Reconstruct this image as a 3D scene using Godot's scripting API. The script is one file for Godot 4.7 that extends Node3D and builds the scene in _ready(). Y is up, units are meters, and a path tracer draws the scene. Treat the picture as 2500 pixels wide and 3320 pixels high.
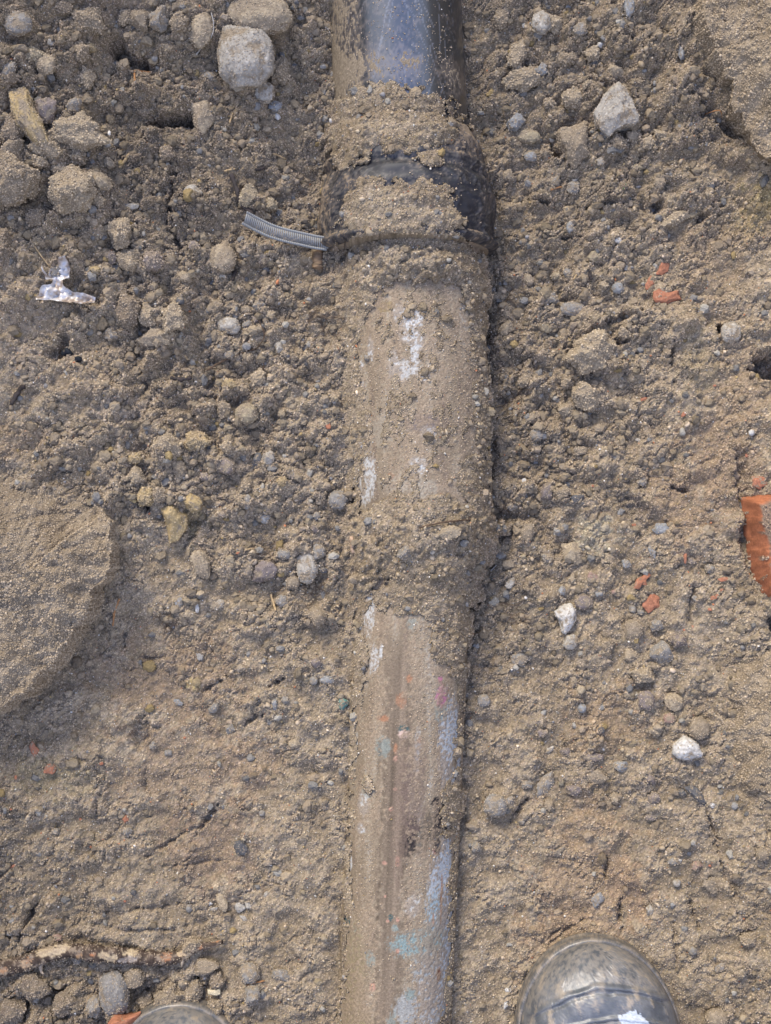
extends Node3D
# A dug trench seen from above: old socketed pipe, black plastic pipe, rubber coupling, soil, stones, a root, two rubber boots.

const HC := 1.0            # camera height over the trench floor
const S := 0.00025         # metres on the floor for one unit of the layout plan (plan 2500 x 3320)
var rng := RandomNumberGenerator.new()
var used := {}
var mats := {}

# ---------- layout helpers: plan units to metres, at height y ----------
func wx(px: float, y := 0.0) -> float:
	return (px - 1250.0) * S * (1.0 - y / HC)
func wz(py: float, y := 0.0) -> float:
	return (py - 1660.0) * S * (1.0 - y / HC)

# ---------- naming ----------
func numbered(called: String) -> String:
	var n: int = used.get(called, 0)
	used[called] = n + 1
	return called if n == 0 else "%s_%03d" % [called, n]

func tag(o: Node, label: String, category: String, group := "", kind := "") -> Node:
	if label != "": o.set_meta("label", label)
	if category != "": o.set_meta("category", category)
	if group != "": o.set_meta("group", group)
	if kind != "": o.set_meta("kind", kind)
	return o

func thing(called: String, at: Vector3, label: String, category: String, group := "") -> Node3D:
	var o := Node3D.new()
	o.name = numbered(called)
	add_child(o)
	o.position = at
	tag(o, label, category, group)
	return o

func put(called: String, mesh: Mesh, mat: Material, parent: Node = null) -> MeshInstance3D:
	var o := MeshInstance3D.new()
	o.mesh = mesh
	o.material_override = mat
	if parent == null:
		o.name = numbered(called)
		add_child(o)
	else:
		o.name = called
		parent.add_child(o, true)
	return o

# ---------- noise ----------
func fnoise(sd: int, size_mm: float, kind := 0, oct := 1) -> FastNoiseLite:
	var n := FastNoiseLite.new()
	n.seed = sd
	n.frequency = 1.0 / size_mm
	if kind == 1:
		n.noise_type = FastNoiseLite.TYPE_CELLULAR
		n.cellular_return_type = FastNoiseLite.RETURN_DISTANCE
		n.cellular_jitter = 1.0
	else:
		n.noise_type = FastNoiseLite.TYPE_SIMPLEX_SMOOTH
	if oct > 1:
		n.fractal_type = FastNoiseLite.FRACTAL_FBM
		n.fractal_octaves = oct
	else:
		n.fractal_type = FastNoiseLite.FRACTAL_NONE
	return n

# ---------- materials ----------
func grain_texture(sd: int, lo: float, hi: float, as_normal := false, strength := 1.0) -> ImageTexture:
	var n := 512
	var r := RandomNumberGenerator.new()
	r.seed = sd
	var soft := fnoise(sd + 1, 7.0).get_seamless_image(n, n)
	var cells := fnoise(sd + 2, 4.0, 1).get_seamless_image(n, n)
	var sb := soft.get_data()
	var cb := cells.get_data()
	var b := PackedByteArray()
	b.resize(n * n)
	for i in n * n:
		var v := 0.42 * r.randf() + 0.28 * (sb[i] / 255.0) + 0.3 * (1.0 - cb[i] / 255.0)
		b[i] = int(clampf(lerpf(lo, hi, v), 0.0, 1.0) * 255.0)
	var im := Image.create_from_data(n, n, false, Image.FORMAT_L8, b)
	if as_normal:
		im.convert(Image.FORMAT_RGBA8)
		im.bump_map_to_normal_map(strength)
	return ImageTexture.create_from_image(im)

func stone_mat(called: String, albedo_tex: Texture2D, normal_tex: Texture2D, tile: float, rough: float, nscale: float) -> StandardMaterial3D:
	var m := StandardMaterial3D.new()
	m.resource_name = called
	m.vertex_color_use_as_albedo = true
	m.albedo_texture = albedo_tex
	m.uv1_triplanar = true
	m.uv1_world_triplanar = true
	m.uv1_scale = Vector3.ONE / tile
	m.roughness = rough
	m.metallic_specular = 0.25
	if normal_tex:
		m.normal_enabled = true
		m.normal_texture = normal_tex
		m.normal_scale = nscale
	mats[called] = m
	return m

func plain_mat(called: String, rough: float, spec := 0.4, metal := 0.0) -> StandardMaterial3D:
	var m := StandardMaterial3D.new()
	m.resource_name = called
	m.vertex_color_use_as_albedo = true
	m.roughness = rough
	m.metallic_specular = spec
	m.metallic = metal
	mats[called] = m
	return m

# ---------- mesh helpers ----------
func arrays_mesh(v: PackedVector3Array, c: PackedColorArray, idx: PackedInt32Array, n := PackedVector3Array()) -> ArrayMesh:
	var a := []
	a.resize(Mesh.ARRAY_MAX)
	a[Mesh.ARRAY_VERTEX] = v
	if c.size(): a[Mesh.ARRAY_COLOR] = c
	a[Mesh.ARRAY_INDEX] = idx
	if n.size():
		a[Mesh.ARRAY_NORMAL] = n
		var m := ArrayMesh.new()
		m.add_surface_from_arrays(Mesh.PRIMITIVE_TRIANGLES, a)
		return m
	var st := SurfaceTool.new()
	st.create_from_arrays(a)
	st.generate_normals()
	return st.commit()

var ico_v := []
var ico_i := []
func make_icos() -> void:
	var t := (1.0 + sqrt(5.0)) / 2.0
	var v := PackedVector3Array([Vector3(-1, t, 0), Vector3(1, t, 0), Vector3(-1, -t, 0), Vector3(1, -t, 0), Vector3(0, -1, t), Vector3(0, 1, t), Vector3(0, -1, -t), Vector3(0, 1, -t), Vector3(t, 0, -1), Vector3(t, 0, 1), Vector3(-t, 0, -1), Vector3(-t, 0, 1)])
	for i in v.size(): v[i] = v[i].normalized()
	var f := PackedInt32Array([0, 11, 5, 0, 5, 1, 0, 1, 7, 0, 7, 10, 0, 10, 11, 1, 5, 9, 5, 11, 4, 11, 10, 2, 10, 7, 6, 7, 1, 8, 3, 9, 4, 3, 4, 2, 3, 2, 6, 3, 6, 8, 3, 8, 9, 4, 9, 5, 2, 4, 11, 6, 2, 10, 8, 6, 7, 9, 8, 1])
	for k in range(0, f.size(), 3):          # clockwise from outside
		var a := v[f[k]]; var b := v[f[k + 1]]; var c := v[f[k + 2]]
		if (c - a).cross(b - a).dot(a + b + c) < 0.0:
			var s := f[k + 1]; f[k + 1] = f[k + 2]; f[k + 2] = s
	ico_v.append(v); ico_i.append(f)
	for lv in 4:
		var nv: PackedVector3Array = ico_v[lv].duplicate()
		var of: PackedInt32Array = ico_i[lv]
		var nf := PackedInt32Array()
		var mid := {}
		for k in range(0, of.size(), 3):
			var m := [0, 0, 0]
			for e in 3:
				var p := of[k + e]; var q := of[k + (e + 1) % 3]
				var key := mini(p, q) * 100000 + maxi(p, q)
				if not mid.has(key):
					mid[key] = nv.size()
					nv.append((nv[p] + nv[q]).normalized())
				m[e] = mid[key]
			nf.append_array(PackedInt32Array([of[k], m[0], m[2], of[k + 1], m[1], m[0], of[k + 2], m[2], m[1], m[0], m[1], m[2]]))
		ico_v.append(nv); ico_i.append(nf)

# tube along points with radii; colours per point
func tube(pts: PackedVector3Array, rad: PackedFloat32Array, cols: PackedColorArray, sides := 6, wob := 0.0) -> ArrayMesh:
	var v := PackedVector3Array(); var c := PackedColorArray(); var idx := PackedInt32Array()
	var n := pts.size()
	for i in n:
		var d := (pts[mini(i + 1, n - 1)] - pts[maxi(i - 1, 0)]).normalized()
		var up := Vector3.UP if absf(d.y) < 0.9 else Vector3.RIGHT
		var s := d.cross(up).normalized()
		var u := s.cross(d).normalized()
		for k in sides:
			var a := TAU * k / sides
			var r := rad[i] * (1.0 + wob * rng.randf_range(-1, 1))
			v.append(pts[i] + (s * cos(a) + u * sin(a)) * r)
			c.append(cols[i])
	for i in n - 1:
		for k in sides:
			var a := i * sides + k
			var b := i * sides + (k + 1) % sides
			idx.append_array(PackedInt32Array([a, b, a + sides, b, b + sides, a + sides]))
	for e in 2:
		var base := 0 if e == 0 else (n - 1) * sides
		v.append(pts[0] if e == 0 else pts[n - 1]); c.append(cols[0] if e == 0 else cols[n - 1])
		var m := v.size() - 1
		for k in sides:
			var a := base + k
			var b := base + (k + 1) % sides
			if e == 0: idx.append_array(PackedInt32Array([m, b, a]))
			else: idx.append_array(PackedInt32Array([m, a, b]))
	return arrays_mesh(v, c, idx)

func smooth_path(ctrl: Array, steps: int) -> PackedVector3Array:
	var cv := Curve3D.new()
	for i in ctrl.size():
		var t: Vector3 = (ctrl[mini(i + 1, ctrl.size() - 1)] - ctrl[maxi(i - 1, 0)]) / 6.0
		cv.add_point(ctrl[i], -t, t)
	cv.bake_interval = 0.0008
	var out := PackedVector3Array()
	var L := cv.get_baked_length()
	for i in steps:
		out.append(cv.sample_baked(L * i / (steps - 1.0), true))
	return out

func in_poly(p: Vector2, poly: PackedVector2Array) -> float:
	# signed distance, positive inside
	var best := 1e9
	var n := poly.size()
	for i in n:
		var a := poly[i]; var b := poly[(i + 1) % n]
		var q := Geometry2D.get_closest_point_to_segment(p, a, b)
		best = minf(best, p.distance_to(q))
	return best if Geometry2D.is_point_in_polygon(p, poly) else -best

# ---------- the line of pipes: plan position along the trench, centre, radius in mm ----------
const LINE := [  # py, cx, r
	[-3300.0, 1104.0, 53.5], [436.0, 1304.0, 53.5], [440.0, 1305.0, 56.0], [486.0, 1310.0, 61.5], [530.0, 1314.0, 62.5], [583.0, 1317.0, 65.0], [650.0, 1320.0, 70.3],
	[720.0, 1320.0, 71.0], [806.0, 1322.0, 70.0], [822.0, 1322.0, 66.0], [824.0, 1340.0, 56.0], [1735.0, 1374.0, 56.5], [1737.0, 1345.0, 46.5], [3320.0, 1277.0, 46.5], [6400.0, 1145.0, 46.5]]

func soft_line_at(z: float) -> Vector2:     # what soil heaped over the joint rests on
	var py := z / S + 1660.0
	var l := line_at(z)
	if py > 1640.0 and py < 2000.0:
		var t := smoothstep(1640.0, 2000.0, py)
		return Vector2((lerpf(1370.0, 1335.0, t) - 1250.0) * S, lerpf(0.057, 0.0465, t))
	return l

func line_at(z: float) -> Vector2:      # (centre x, radius) in metres
	var py := z / S + 1660.0
	if py < LINE[0][0] or py > LINE[-1][0]: return Vector2(0, -1)
	for i in LINE.size() - 1:
		var a = LINE[i]; var b = LINE[i + 1]
		if py <= b[0]:
			var t: float = (py - a[0]) / maxf(b[0] - a[0], 0.001)
			return Vector2((lerpf(a[1], b[1], t) - 1250.0) * S, lerpf(a[2], b[2], t) * 0.001)
	return Vector2(0, -1)

# ---------- the soil sheet ----------
const ROWS := [0, 300, 600, 900, 1200, 1500, 1800, 2100, 2400, 2700, 3000, 3300]
const HGT := [
	[92.5, 79.2, 64.4, 44, 16, 16, 0, 12, 30, 50, 93.6],
	[80, 60, 25.3, 24, 2, 8, -8, 2, 24, 48, 96],
	[67.5, 52.8, 29.9, 14, -8, -8, -16, -4, 14, 32, 64.8],
	[55, 45.6, 27.6, 12, 8, 8, -22, -12, 8, 24, 48],
	[50, 40.8, 27.6, 14, 12, 12, -24, -13, 5, 24, 52.8],
	[46, 38, 28, 15, 12, 12, -20, -9, 5, 22, 55.2],
	[46, 34, 20, 12, 12, 12, -14, -4, 8, 22, 52.8],
	[38, 24, 15, 8, 10, 10, -8, 0, 8, 18, 48],
	[28, 19, 13, 8, 11, 11, 1, 2, 8, 18, 48],
	[22, 15, 11, 8, 12, 12, 3, 3, 7, 15, 40.8],
	[18, 10, 9, 8, 13, 13, 4, 2, 4, 11, 31.2],
	[10, 4, 3, 8, 13, 13, 4.5, 1, 3, 9, 24]]
const ROUGH := [
	[8, 7, 5, 7, 8, 5, 5, 9, 9, 8, 7],
	[10, 9, 9, 7, 7, 5, 5, 8, 10, 9, 6],
	[10, 10, 9, 8, 7, 5, 6, 7, 9, 7, 5],
	[6, 8, 10, 9, 7, 4, 6, 8, 8, 5, 5],
	[4, 5, 9, 9, 8, 3, 7, 9, 9, 4, 6],
	[5, 8, 9, 10, 8, 4, 7, 9, 7, 4, 6],
	[7, 6, 4, 6.4, 7.2, 4.8, 7.2, 6.4, 4.8, 4, 7],
	[6, 5, 3.2, 4.8, 5.6, 3.2, 5.6, 4.8, 4.8, 4, 6],
	[5, 4, 1.6, 3.2, 4, 2.4, 4, 4, 4.8, 4.8, 6],
	[6, 5, 2.4, 2.4, 3.2, 1.6, 3.2, 3.2, 3.2, 4, 5],
	[6, 6, 3.2, 3.2, 3.2, 1.6, 2.4, 2.4, 2.4, 3.2, 5],
	[9, 10, 8, 5.6, 3.2, 1.6, 2.4, 2.4, 3.2, 3.2, 6]]
const DAMP_SHADE := [  # soil dampness, with shade painted in beside the pipe and round the hollow
	[5.05, 5.8, 3.55, 5.05, 4.3, 3.55, 5.05, 5.05, 5.05, 4.3, 3.55],
	[5.8, 6.4, 6.4, 5.8, 4.3, 3.55, 6.4, 5.8, 5.8, 5.05, 4.3],
	[5.05, 5.8, 6.4, 5.8, 5.05, 3.55, 6.4, 5.05, 4.3, 5.05, 3.55],
	[1.5, 3.75, 4.5, 4.5, 3.75, 2.25, 5.1, 4.5, 2.25, 1.5, 1.5],
	[0.75, 2.25, 3, 3.75, 3, 2.25, 5.1, 4.5, 3, 1.5, 2.25],
	[1.5, 2.25, 2.25, 3, 3, 2.25, 5.1, 5.1, 3, 1.5, 2.25],
	[3, 3, 2.25, 3, 3.75, 3, 5.1, 4.5, 3.75, 2.25, 3],
	[3, 3, 2.25, 3, 3.75, 3, 5.1, 4.5, 3, 2.25, 2.25],
	[3.75, 3, 2.25, 2.25, 3, 2.25, 4.5, 3.75, 3, 3, 2.25],
	[4.5, 3.75, 3, 2.25, 3, 2.25, 3.75, 3, 3, 3, 3],
	[5.1, 4.5, 3, 3, 3, 2.25, 3.75, 3, 2.25, 3, 3.75],
	[5.1, 5.1, 5.1, 3.75, 3, 2.25, 3, 3, 3, 3.75, 4.5]]

func grid_at(g: Array, px: float, py: float) -> float:
	var fx := clampf(px / 250.0, 0.0, 9.999)
	var fy := clampf(py / 300.0, 0.0, 10.999)
	var i := int(fx); var j := int(fy)
	var tx := fx - i; var ty := fy - j
	tx = tx * tx * (3 - 2 * tx); ty = ty * ty * (3 - 2 * ty)
	return lerpf(lerpf(g[j][i], g[j][i + 1], tx), lerpf(g[j + 1][i], g[j + 1][i + 1], tx), ty)

const CELL := 0.0011
var GX := PackedFloat32Array()     # x of the columns, z of the rows
var GZ := PackedFloat32Array()
var gnx := 0
var gnz := 0
var GH := PackedFloat32Array()
var GC := PackedColorArray()
var T := PackedFloat32Array()
var gx0 := 0                       # first fine column and row
var gz0 := 0
var fx0 := -0.33
var fz0 := -0.435

func axis(lo: float, hi: float, far: float) -> PackedFloat32Array:
	var out := PackedFloat32Array()
	var left := PackedFloat32Array()
	var d := CELL * 1.3
	var x := lo - d
	while x > -far:
		left.append(x); d = minf(d * (1.06 if d < 0.03 else 1.25), 3.0); x -= d
	left.append(-far)
	left.reverse()
	out.append_array(left)
	var n := int(round((hi - lo) / CELL))
	for i in n + 1: out.append(lo + i * CELL)
	d = CELL * 1.3
	x = lo + n * CELL + d
	while x < far:
		out.append(x); d = minf(d * (1.06 if d < 0.03 else 1.25), 3.0); x += d
	out.append(far)
	return out

func bank(x: float, z: float) -> float:    # the trench sides and ends outside the part in view
	var side := maxf(absf(x) - 0.36, 0.0)
	var h := 0.0
	if side > 0.0: h = minf(side * 1.5 * smoothstep(0.0, 0.1, side), 0.42)
	var e := maxf(maxf(-z - 0.75, z - 1.1), 0.0)
	return maxf(h, minf(e * 1.3, 0.42))

func soil_color(px: float, py: float, n_big: float, n_mid: float, n_fine: float, damp_shade: float) -> Color:
	var tan := Color(0.374, 0.296, 0.203)
	var brown := Color(0.284, 0.218, 0.143)
	var dark := Color(0.162, 0.128, 0.092)
	var c := brown.lerp(tan, smoothstep(-0.35, 0.45, n_mid + 0.5 * n_big - (damp_shade - 0.4) * 1.2))
	c = c.lerp(dark, smoothstep(0.05, 0.6, damp_shade - 0.42 + 0.45 * n_big + 0.35 * n_mid + 0.25 * n_fine))  # dampness and painted shade both pull the soil towards dark
	return c

# coloured earth: px, py, rx, ry, colour, how much
const EARTH := [
	[1900, 2880, 200, 330, Color(0.34, 0.235, 0.145), 0.6], [1780, 3060, 130, 130, Color(0.34, 0.235, 0.145), 0.6], [1960, 2330, 140, 120, Color(0.32, 0.22, 0.13), 0.6], [2040, 2900, 90, 120, Color(0.35, 0.24, 0.15), 0.6],
	[2440, 690, 90, 70, Color(0.40, 0.30, 0.14), 0.8], [2380, 760, 70, 60, Color(0.38, 0.28, 0.14), 0.7], [2300, 1500, 120, 260, Color(0.33, 0.23, 0.145), 0.7], [2180, 1620, 120, 180, Color(0.34, 0.24, 0.15), 0.7],
	[2350, 1250, 160, 160, Color(0.34, 0.25, 0.16), 0.7], [2260, 880, 140, 180, Color(0.34, 0.25, 0.16), 0.6], [1930, 1730, 75, 55, Color(0.42, 0.36, 0.25), 0.9], [90, 1020, 110, 190, Color(0.40, 0.31, 0.21), 0.9], [40, 860, 60, 110, Color(0.38, 0.29, 0.19), 0.7],
	[330, 1240, 110, 70, Color(0.37, 0.28, 0.18), 0.8], [420, 1330, 90, 45, Color(0.40, 0.32, 0.23), 0.9], [90, 1440, 130, 60, Color(0.34, 0.25, 0.16), 0.8], [560, 2200, 260, 170, Color(0.30, 0.215, 0.14), 0.7], [600, 2480, 230, 190, Color(0.30, 0.215, 0.14), 0.6],
	[820, 2480, 120, 110, Color(0.33, 0.235, 0.15), 0.7], [700, 2740, 180, 160, Color(0.29, 0.205, 0.135), 0.7], [640, 2210, 25, 20, Color(0.42, 0.32, 0.15), 0.9], [200, 2490, 130, 70, Color(0.30, 0.24, 0.13), 0.5], [420, 120, 100, 70, Color(0.28, 0.215, 0.15), 0.8],
	[1680, 560, 90, 60, Color(0.36, 0.28, 0.19), 0.6], [2230, 1190, 60, 120, Color(0.34, 0.27, 0.17), 0.7], [630, 1690, 45, 90, Color(0.37, 0.28, 0.13), 0.5], [1690, 880, 80, 60, Color(0.36, 0.28, 0.19), 0.6],
	[2050, 1640, 60, 60, Color(0.14, 0.12, 0.105), 0.6], [1300, 2700, 1, 1, Color(0.3, 0.2, 0.1), 0.0]]

# local relief: px, py, rx, ry, turn (degrees), mm, sharpness of the rim
const RELIEF := [
	[520, 345, 150, 75, 8, 14, 1.0], [420, 225, 45, 40, 0, -18, 2.5], [470, 255, 60, 28, 20, -14, 2.0], [570, 432, 80, 24, -12, -22, 2.5], [640, 420, 40, 30, 0, -12, 2.0], [575, 690, 18, 110, 8, -9, 2.0], [590, 800, 16, 70, -20, -8, 2.0],
	[680, 700, 110, 120, 0, 6, 1.0], [60, 150, 120, 100, 0, 8, 1.0], [470, 90, 120, 90, 0, -6, 1.0], [250, 1140, 22, 60, 10, -9, 2.0], [230, 1170, 40, 30, 0, -7, 2.0],
	[110, 980, 90, 190, 25, 7, 1.0], [330, 1250, 120, 80, -10, 5, 1.2], [700, 1100, 60, 200, 10, -3, 1.0], [490, 1460, 20, 60, -30, -6, 2.0], [700, 1270, 30, 50, 0, -8, 2.0], [490, 1630, 25, 50, 0, -10, 2.0], [630, 1720, 25, 60, 20, -6, 2.0],
	[470, 2360, 34, 55, 15, -5, 3.0], [515, 2345, 40, 16, -10, -3, 2.0], [420, 2050, 14, 60, 10, -4, 2.0], [500, 2130, 70, 12, 3, -3, 2.0], [680, 2640, 16, 90, 35, -5, 2.0], [560, 2720, 120, 14, -30, -4, 2.0], [640, 2790, 160, 10, -5, -2.5, 2.0], [520, 2930, 190, 14, -6, -3.5, 2.0], [490, 3000, 200, 14, 4, -4, 2.0],
	[100, 2980, 14, 90, 25, -9, 2.0], [60, 3030, 60, 40, -30, -6, 1.5], [330, 2600, 16, 70, 0, -4, 2.0], [480, 2520, 10, 80, 2, -3, 2.0], [690, 2220, 60, 14, -35, -4, 2.0], [830, 2320, 50, 14, -30, -5, 2.0], [905, 2200, 40, 14, -35, -6, 2.0],
	[1760, 650, 70, 12, 10, -8, 2.5], [1960, 680, 80, 12, -4, -8, 2.5], [1840, 770, 60, 10, 5, -6, 2.5], [1800, 500, 14, 50, -12, -12, 2.5], [2150, 640, 50, 30, 25, -8, 2.0], [2250, 730, 14, 50, 40, -7, 2.5], [2110, 690, 30, 30, 0, -10, 2.0],
	[2010, 1035, 90, 18, -10, -9, 2.0], [1990, 1120, 60, 14, -8, -7, 2.0], [1960, 1160, 90, 70, 10, 5, 1.0], [2160, 1190, 14, 70, 0, -6, 2.5], [2200, 1060, 80, 50, 30, 6, 1.2], [2460, 1215, 80, 62, 0, -22, 2.0], [2300, 1085, 24, 18, 0, -10, 2.0],
	[2260, 1170, 60, 110, 0, 6, 1.2], [2370, 1590, 22, 160, -8, -7, 2.0], [2390, 1800, 26, 120, -12, -8, 2.0], [2470, 2050, 20, 90, -25, -10, 2.0], [2440, 1960, 30, 40, 0, 6, 1.0], [2420, 2250, 14, 130, 10, -9, 2.5], [2400, 2420, 14, 120, 8, -9, 2.5], [2460, 2130, 20, 60, -30, -9, 2.0],
	[2050, 1645, 50, 40, 30, -5, 2.0], [2190, 1590, 60, 12, 12, -6, 2.5], [2220, 1960, 14, 60, 5, -4, 2.5], [2010, 2950, 14, 70, 0, -5, 2.5], [1960, 2820, 10, 50, 5, -4, 2.5], [2060, 2850, 60, 40, 30, 5, 1.5], [2290, 2660, 12, 90, -25, -5, 2.5], [2240, 2950, 10, 90, -15, -4, 2.5], [2330, 2800, 16, 110, -22, -5, 2.5],
	[1830, 3020, 100, 10, -35, -3, 2.0], [1790, 3030, 60, 8, -35, -2.5, 2.0], [2180, 3060, 14, 80, -5, -4, 2.5], [1680, 2620, 16, 60, 35, -5, 2.0], [1640, 2600, 60, 50, 0, 6, 1.2], [1620, 1080, 40, 90, 0, 5, 1.0], [1580, 2180, 40, 60, 0, -6, 1.5],
	[400, 3200, 90, 60, 0, -8, 1.5], [560, 3230, 40, 60, 0, -10, 1.5], [640, 3200, 20, 60, 0, -10, 1.5], [480, 3240, 30, 60, 10, -10, 1.5], [200, 3200, 60, 20, 30, -7, 2.0], [80, 3250, 40, 60, 0, -7, 1.5], [1950, 3300, 300, 280, 0, 0, 1.0], [2300, 3200, 110, 90, 0, 5, 1.0], [2330, 475, 95, 30, 32, -13, 2.0], [2255, 410, 45, 40, 0, -9, 1.5], [2420, 570, 60, 22, 25, -10, 2.0]]

# raised banks with a broken edge: polygon, mm, edge width in plan units
var LEDGES := [
	[PackedVector2Array([Vector2(2220, 505), Vector2(2300, 520), Vector2(2380, 545), Vector2(2440, 590), Vector2(2380, 600), Vector2(2260, 560)]), 8.0, 14.0],
	[PackedVector2Array([Vector2(2010, 1000), Vector2(2120, 985), Vector2(2230, 1010), Vector2(2220, 1080), Vector2(2150, 1180), Vector2(2100, 1120), Vector2(2020, 1040)]), 6.0, 20.0]]

# thick slabs of caked earth: outline, height in mm, how far the foot of each corner stands out, names
var SLABS := [
	[[[-260, 1440, 0, 0], [60, 1440, 0, 0], [210, 1510, 0, 0], [310, 1600, 0, .15], [356, 1690, -1, .7], [368, 1800, -1], [354, 1878, 0], [304, 1918, 1], [284, 1985, 3], [200, 2120, 5], [90, 2240, 5], [-10, 2305, 5], [-260, 2350, 4]], 42.0, "thick rounded slab of caked earth with a dark broken edge", Vector2(60, 1900)],
	[[[2300, 225, 1], [2335, 270, -2], [2350, 340, -4], [2398, 440, -6], [2432, 520, -6], [2500, 585, -4], [2760, 640, 0], [2760, -260, 0], [2330, -260, 0], [2262, 60, 4], [2285, 150, 3]], 30.0, "sandy earth bank with a crumbling edge above the ochre soil patch", Vector2(2550, 180)],
	[[[2425, 2215, 7], [2412, 2270, 5], [2440, 2330, 7], [2405, 2400, 6], [2455, 2470, 8], [2440, 2540, 6], [2540, 2600, 4], [2760, 2590, 0], [2760, 2090, 0], [2500, 2120, 8]], 10.0, "low slab of caked earth across from the large whitish stone", Vector2(2580, 2330)]]

func build_slabs() -> void:
	var na := fnoise(31, 30.0, 0, 3); var nb := fnoise(32, 8.0, 0, 2); var nc := fnoise(33, 9.0, 1); var nd := fnoise(34, 4.2, 1)
	for sl in SLABS:
		var ring := []                      # x, outward foot, z
		var lift := []
		var m: int = sl[0].size()
		for i in m:
			var a = sl[0][i]; var b = sl[0][(i + 1) % m]
			var L := Vector2(a[0], a[1]).distance_to(Vector2(b[0], b[1])) * S
			var n := maxi(int(L / 0.0017), 1)
			for k in n:
				var t := float(k) / n
				var ha: float = a[3] if a.size() > 3 else 1.0
				var hb: float = b[3] if b.size() > 3 else 1.0
				ring.append(Vector3(wx(lerpf(a[0], b[0], t), 0.055), lerpf(a[2], b[2], t) * 0.001, wz(lerpf(a[1], b[1], t), 0.055)))
				lift.append(lerpf(ha, hb, t))
		for it in 3:                        # rounded corners
			var old := ring.duplicate()
			for i in ring.size(): ring[i] = (old[i] * 2.0 + old[(i + 1) % ring.size()] + old[i - 1]) / 4.0
		var cen := Vector2(wx(sl[3].x, 0.055), wz(sl[3].y, 0.055))
		var v := PackedVector3Array(); var c := PackedColorArray(); var idx := PackedInt32Array()
		var N := ring.size()
		var wall := 16; var tops := 72
		for L in wall + tops:
			for i in N:
				var q := Vector2(ring[i].x, ring[i].z)
				var out := (q - cen).normalized()
				var X := q.x * 1000.0; var Z := q.y * 1000.0
				q += out * 0.001 * (5.0 * na.get_noise_2d(X, Z) + 2.4 * nb.get_noise_2d(X, Z))
				var foot := -0.004 + minf(top_at(q.x, q.y), 0.2)
				var y := 0.0
				var edge_y: float = grid_at(HGT, q.x / S + 1250.0, q.y / S + 1660.0) * 0.001 + (sl[1] * lift[i] - 7.0 * (1.0 - lift[i])) * 0.001 + 0.004 * na.get_noise_2d(X + 80.0, Z)
				if L < wall:
					var t := float(L) / (wall - 1)
					q += out * ring[i].y * (1.0 - t) + out * 0.0011 * nb.get_noise_3d(X, t * 26.0, Z)
					y = lerpf(foot, edge_y, t)
				else:
					var t := float(L - wall + 1) / tops
					t = t * t * 0.55 + t * 0.45
					q = q.lerp(cen, t)
					X = q.x * 1000.0; Z = q.y * 1000.0
					y = lerpf(edge_y, grid_at(HGT, q.x / S + 1250.0, q.y / S + 1660.0) * 0.001 + sl[1] * 0.001 + 0.004, minf(t * 3.0, 1.0) if lift[i] > 0.5 else smoothstep(0.0, 0.9, t))
					y += 0.001 * (3.6 * na.get_noise_2d(X, Z) - 3.0 * (nc.get_noise_2d(X + 6.0 * nb.get_noise_2d(X, Z), Z) + 0.6) - 2.2 * (nd.get_noise_2d(X, Z) + 0.6) + 2.0 * nb.get_noise_2d(X, Z) + rng.randf_range(-0.35, 0.35)) * minf(t * 30.0, 1.0)
					y += bank(q.x, q.y)
				v.append(Vector3(q.x, y, q.y))
				var g := rng.randf_range(0.75, 1.22)
				var col := soil_color(0, 0, na.get_noise_2d(X * 0.3, Z * 0.3), na.get_noise_2d(X + 40.0, Z), nb.get_noise_2d(X, Z), 0.40)
				c.append(Color(col.r * g, col.g * g, col.b * g))
		v.append(Vector3(cen.x, v[v.size() - 1].y, cen.y)); c.append(c[c.size() - 1])
		var W := wall + tops
		for L in W - 1:
			for i in N:
				var a := L * N + i; var b := L * N + (i + 1) % N
				idx.append_array(PackedInt32Array([a, b, a + N, b, b + N, a + N]))
		for i in N: idx.append_array(PackedInt32Array([(W - 1) * N + i, (W - 1) * N + (i + 1) % N, v.size() - 1]))
		# winding by area
		var ar := 0.0
		for i in N: ar += ring[i].x * ring[(i + 1) % N].z - ring[(i + 1) % N].x * ring[i].z
		if ar < 0.0:
			for k in range(0, idx.size(), 3):
				var t := idx[k + 1]; idx[k + 1] = idx[k + 2]; idx[k + 2] = t
		var o := put("earth_slab", arrays_mesh(v, c, idx), mats["soil"])
		grains_on(o, "c", 0.0)
		tag(o, sl[2], "earth slab", "", "thing")


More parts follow.
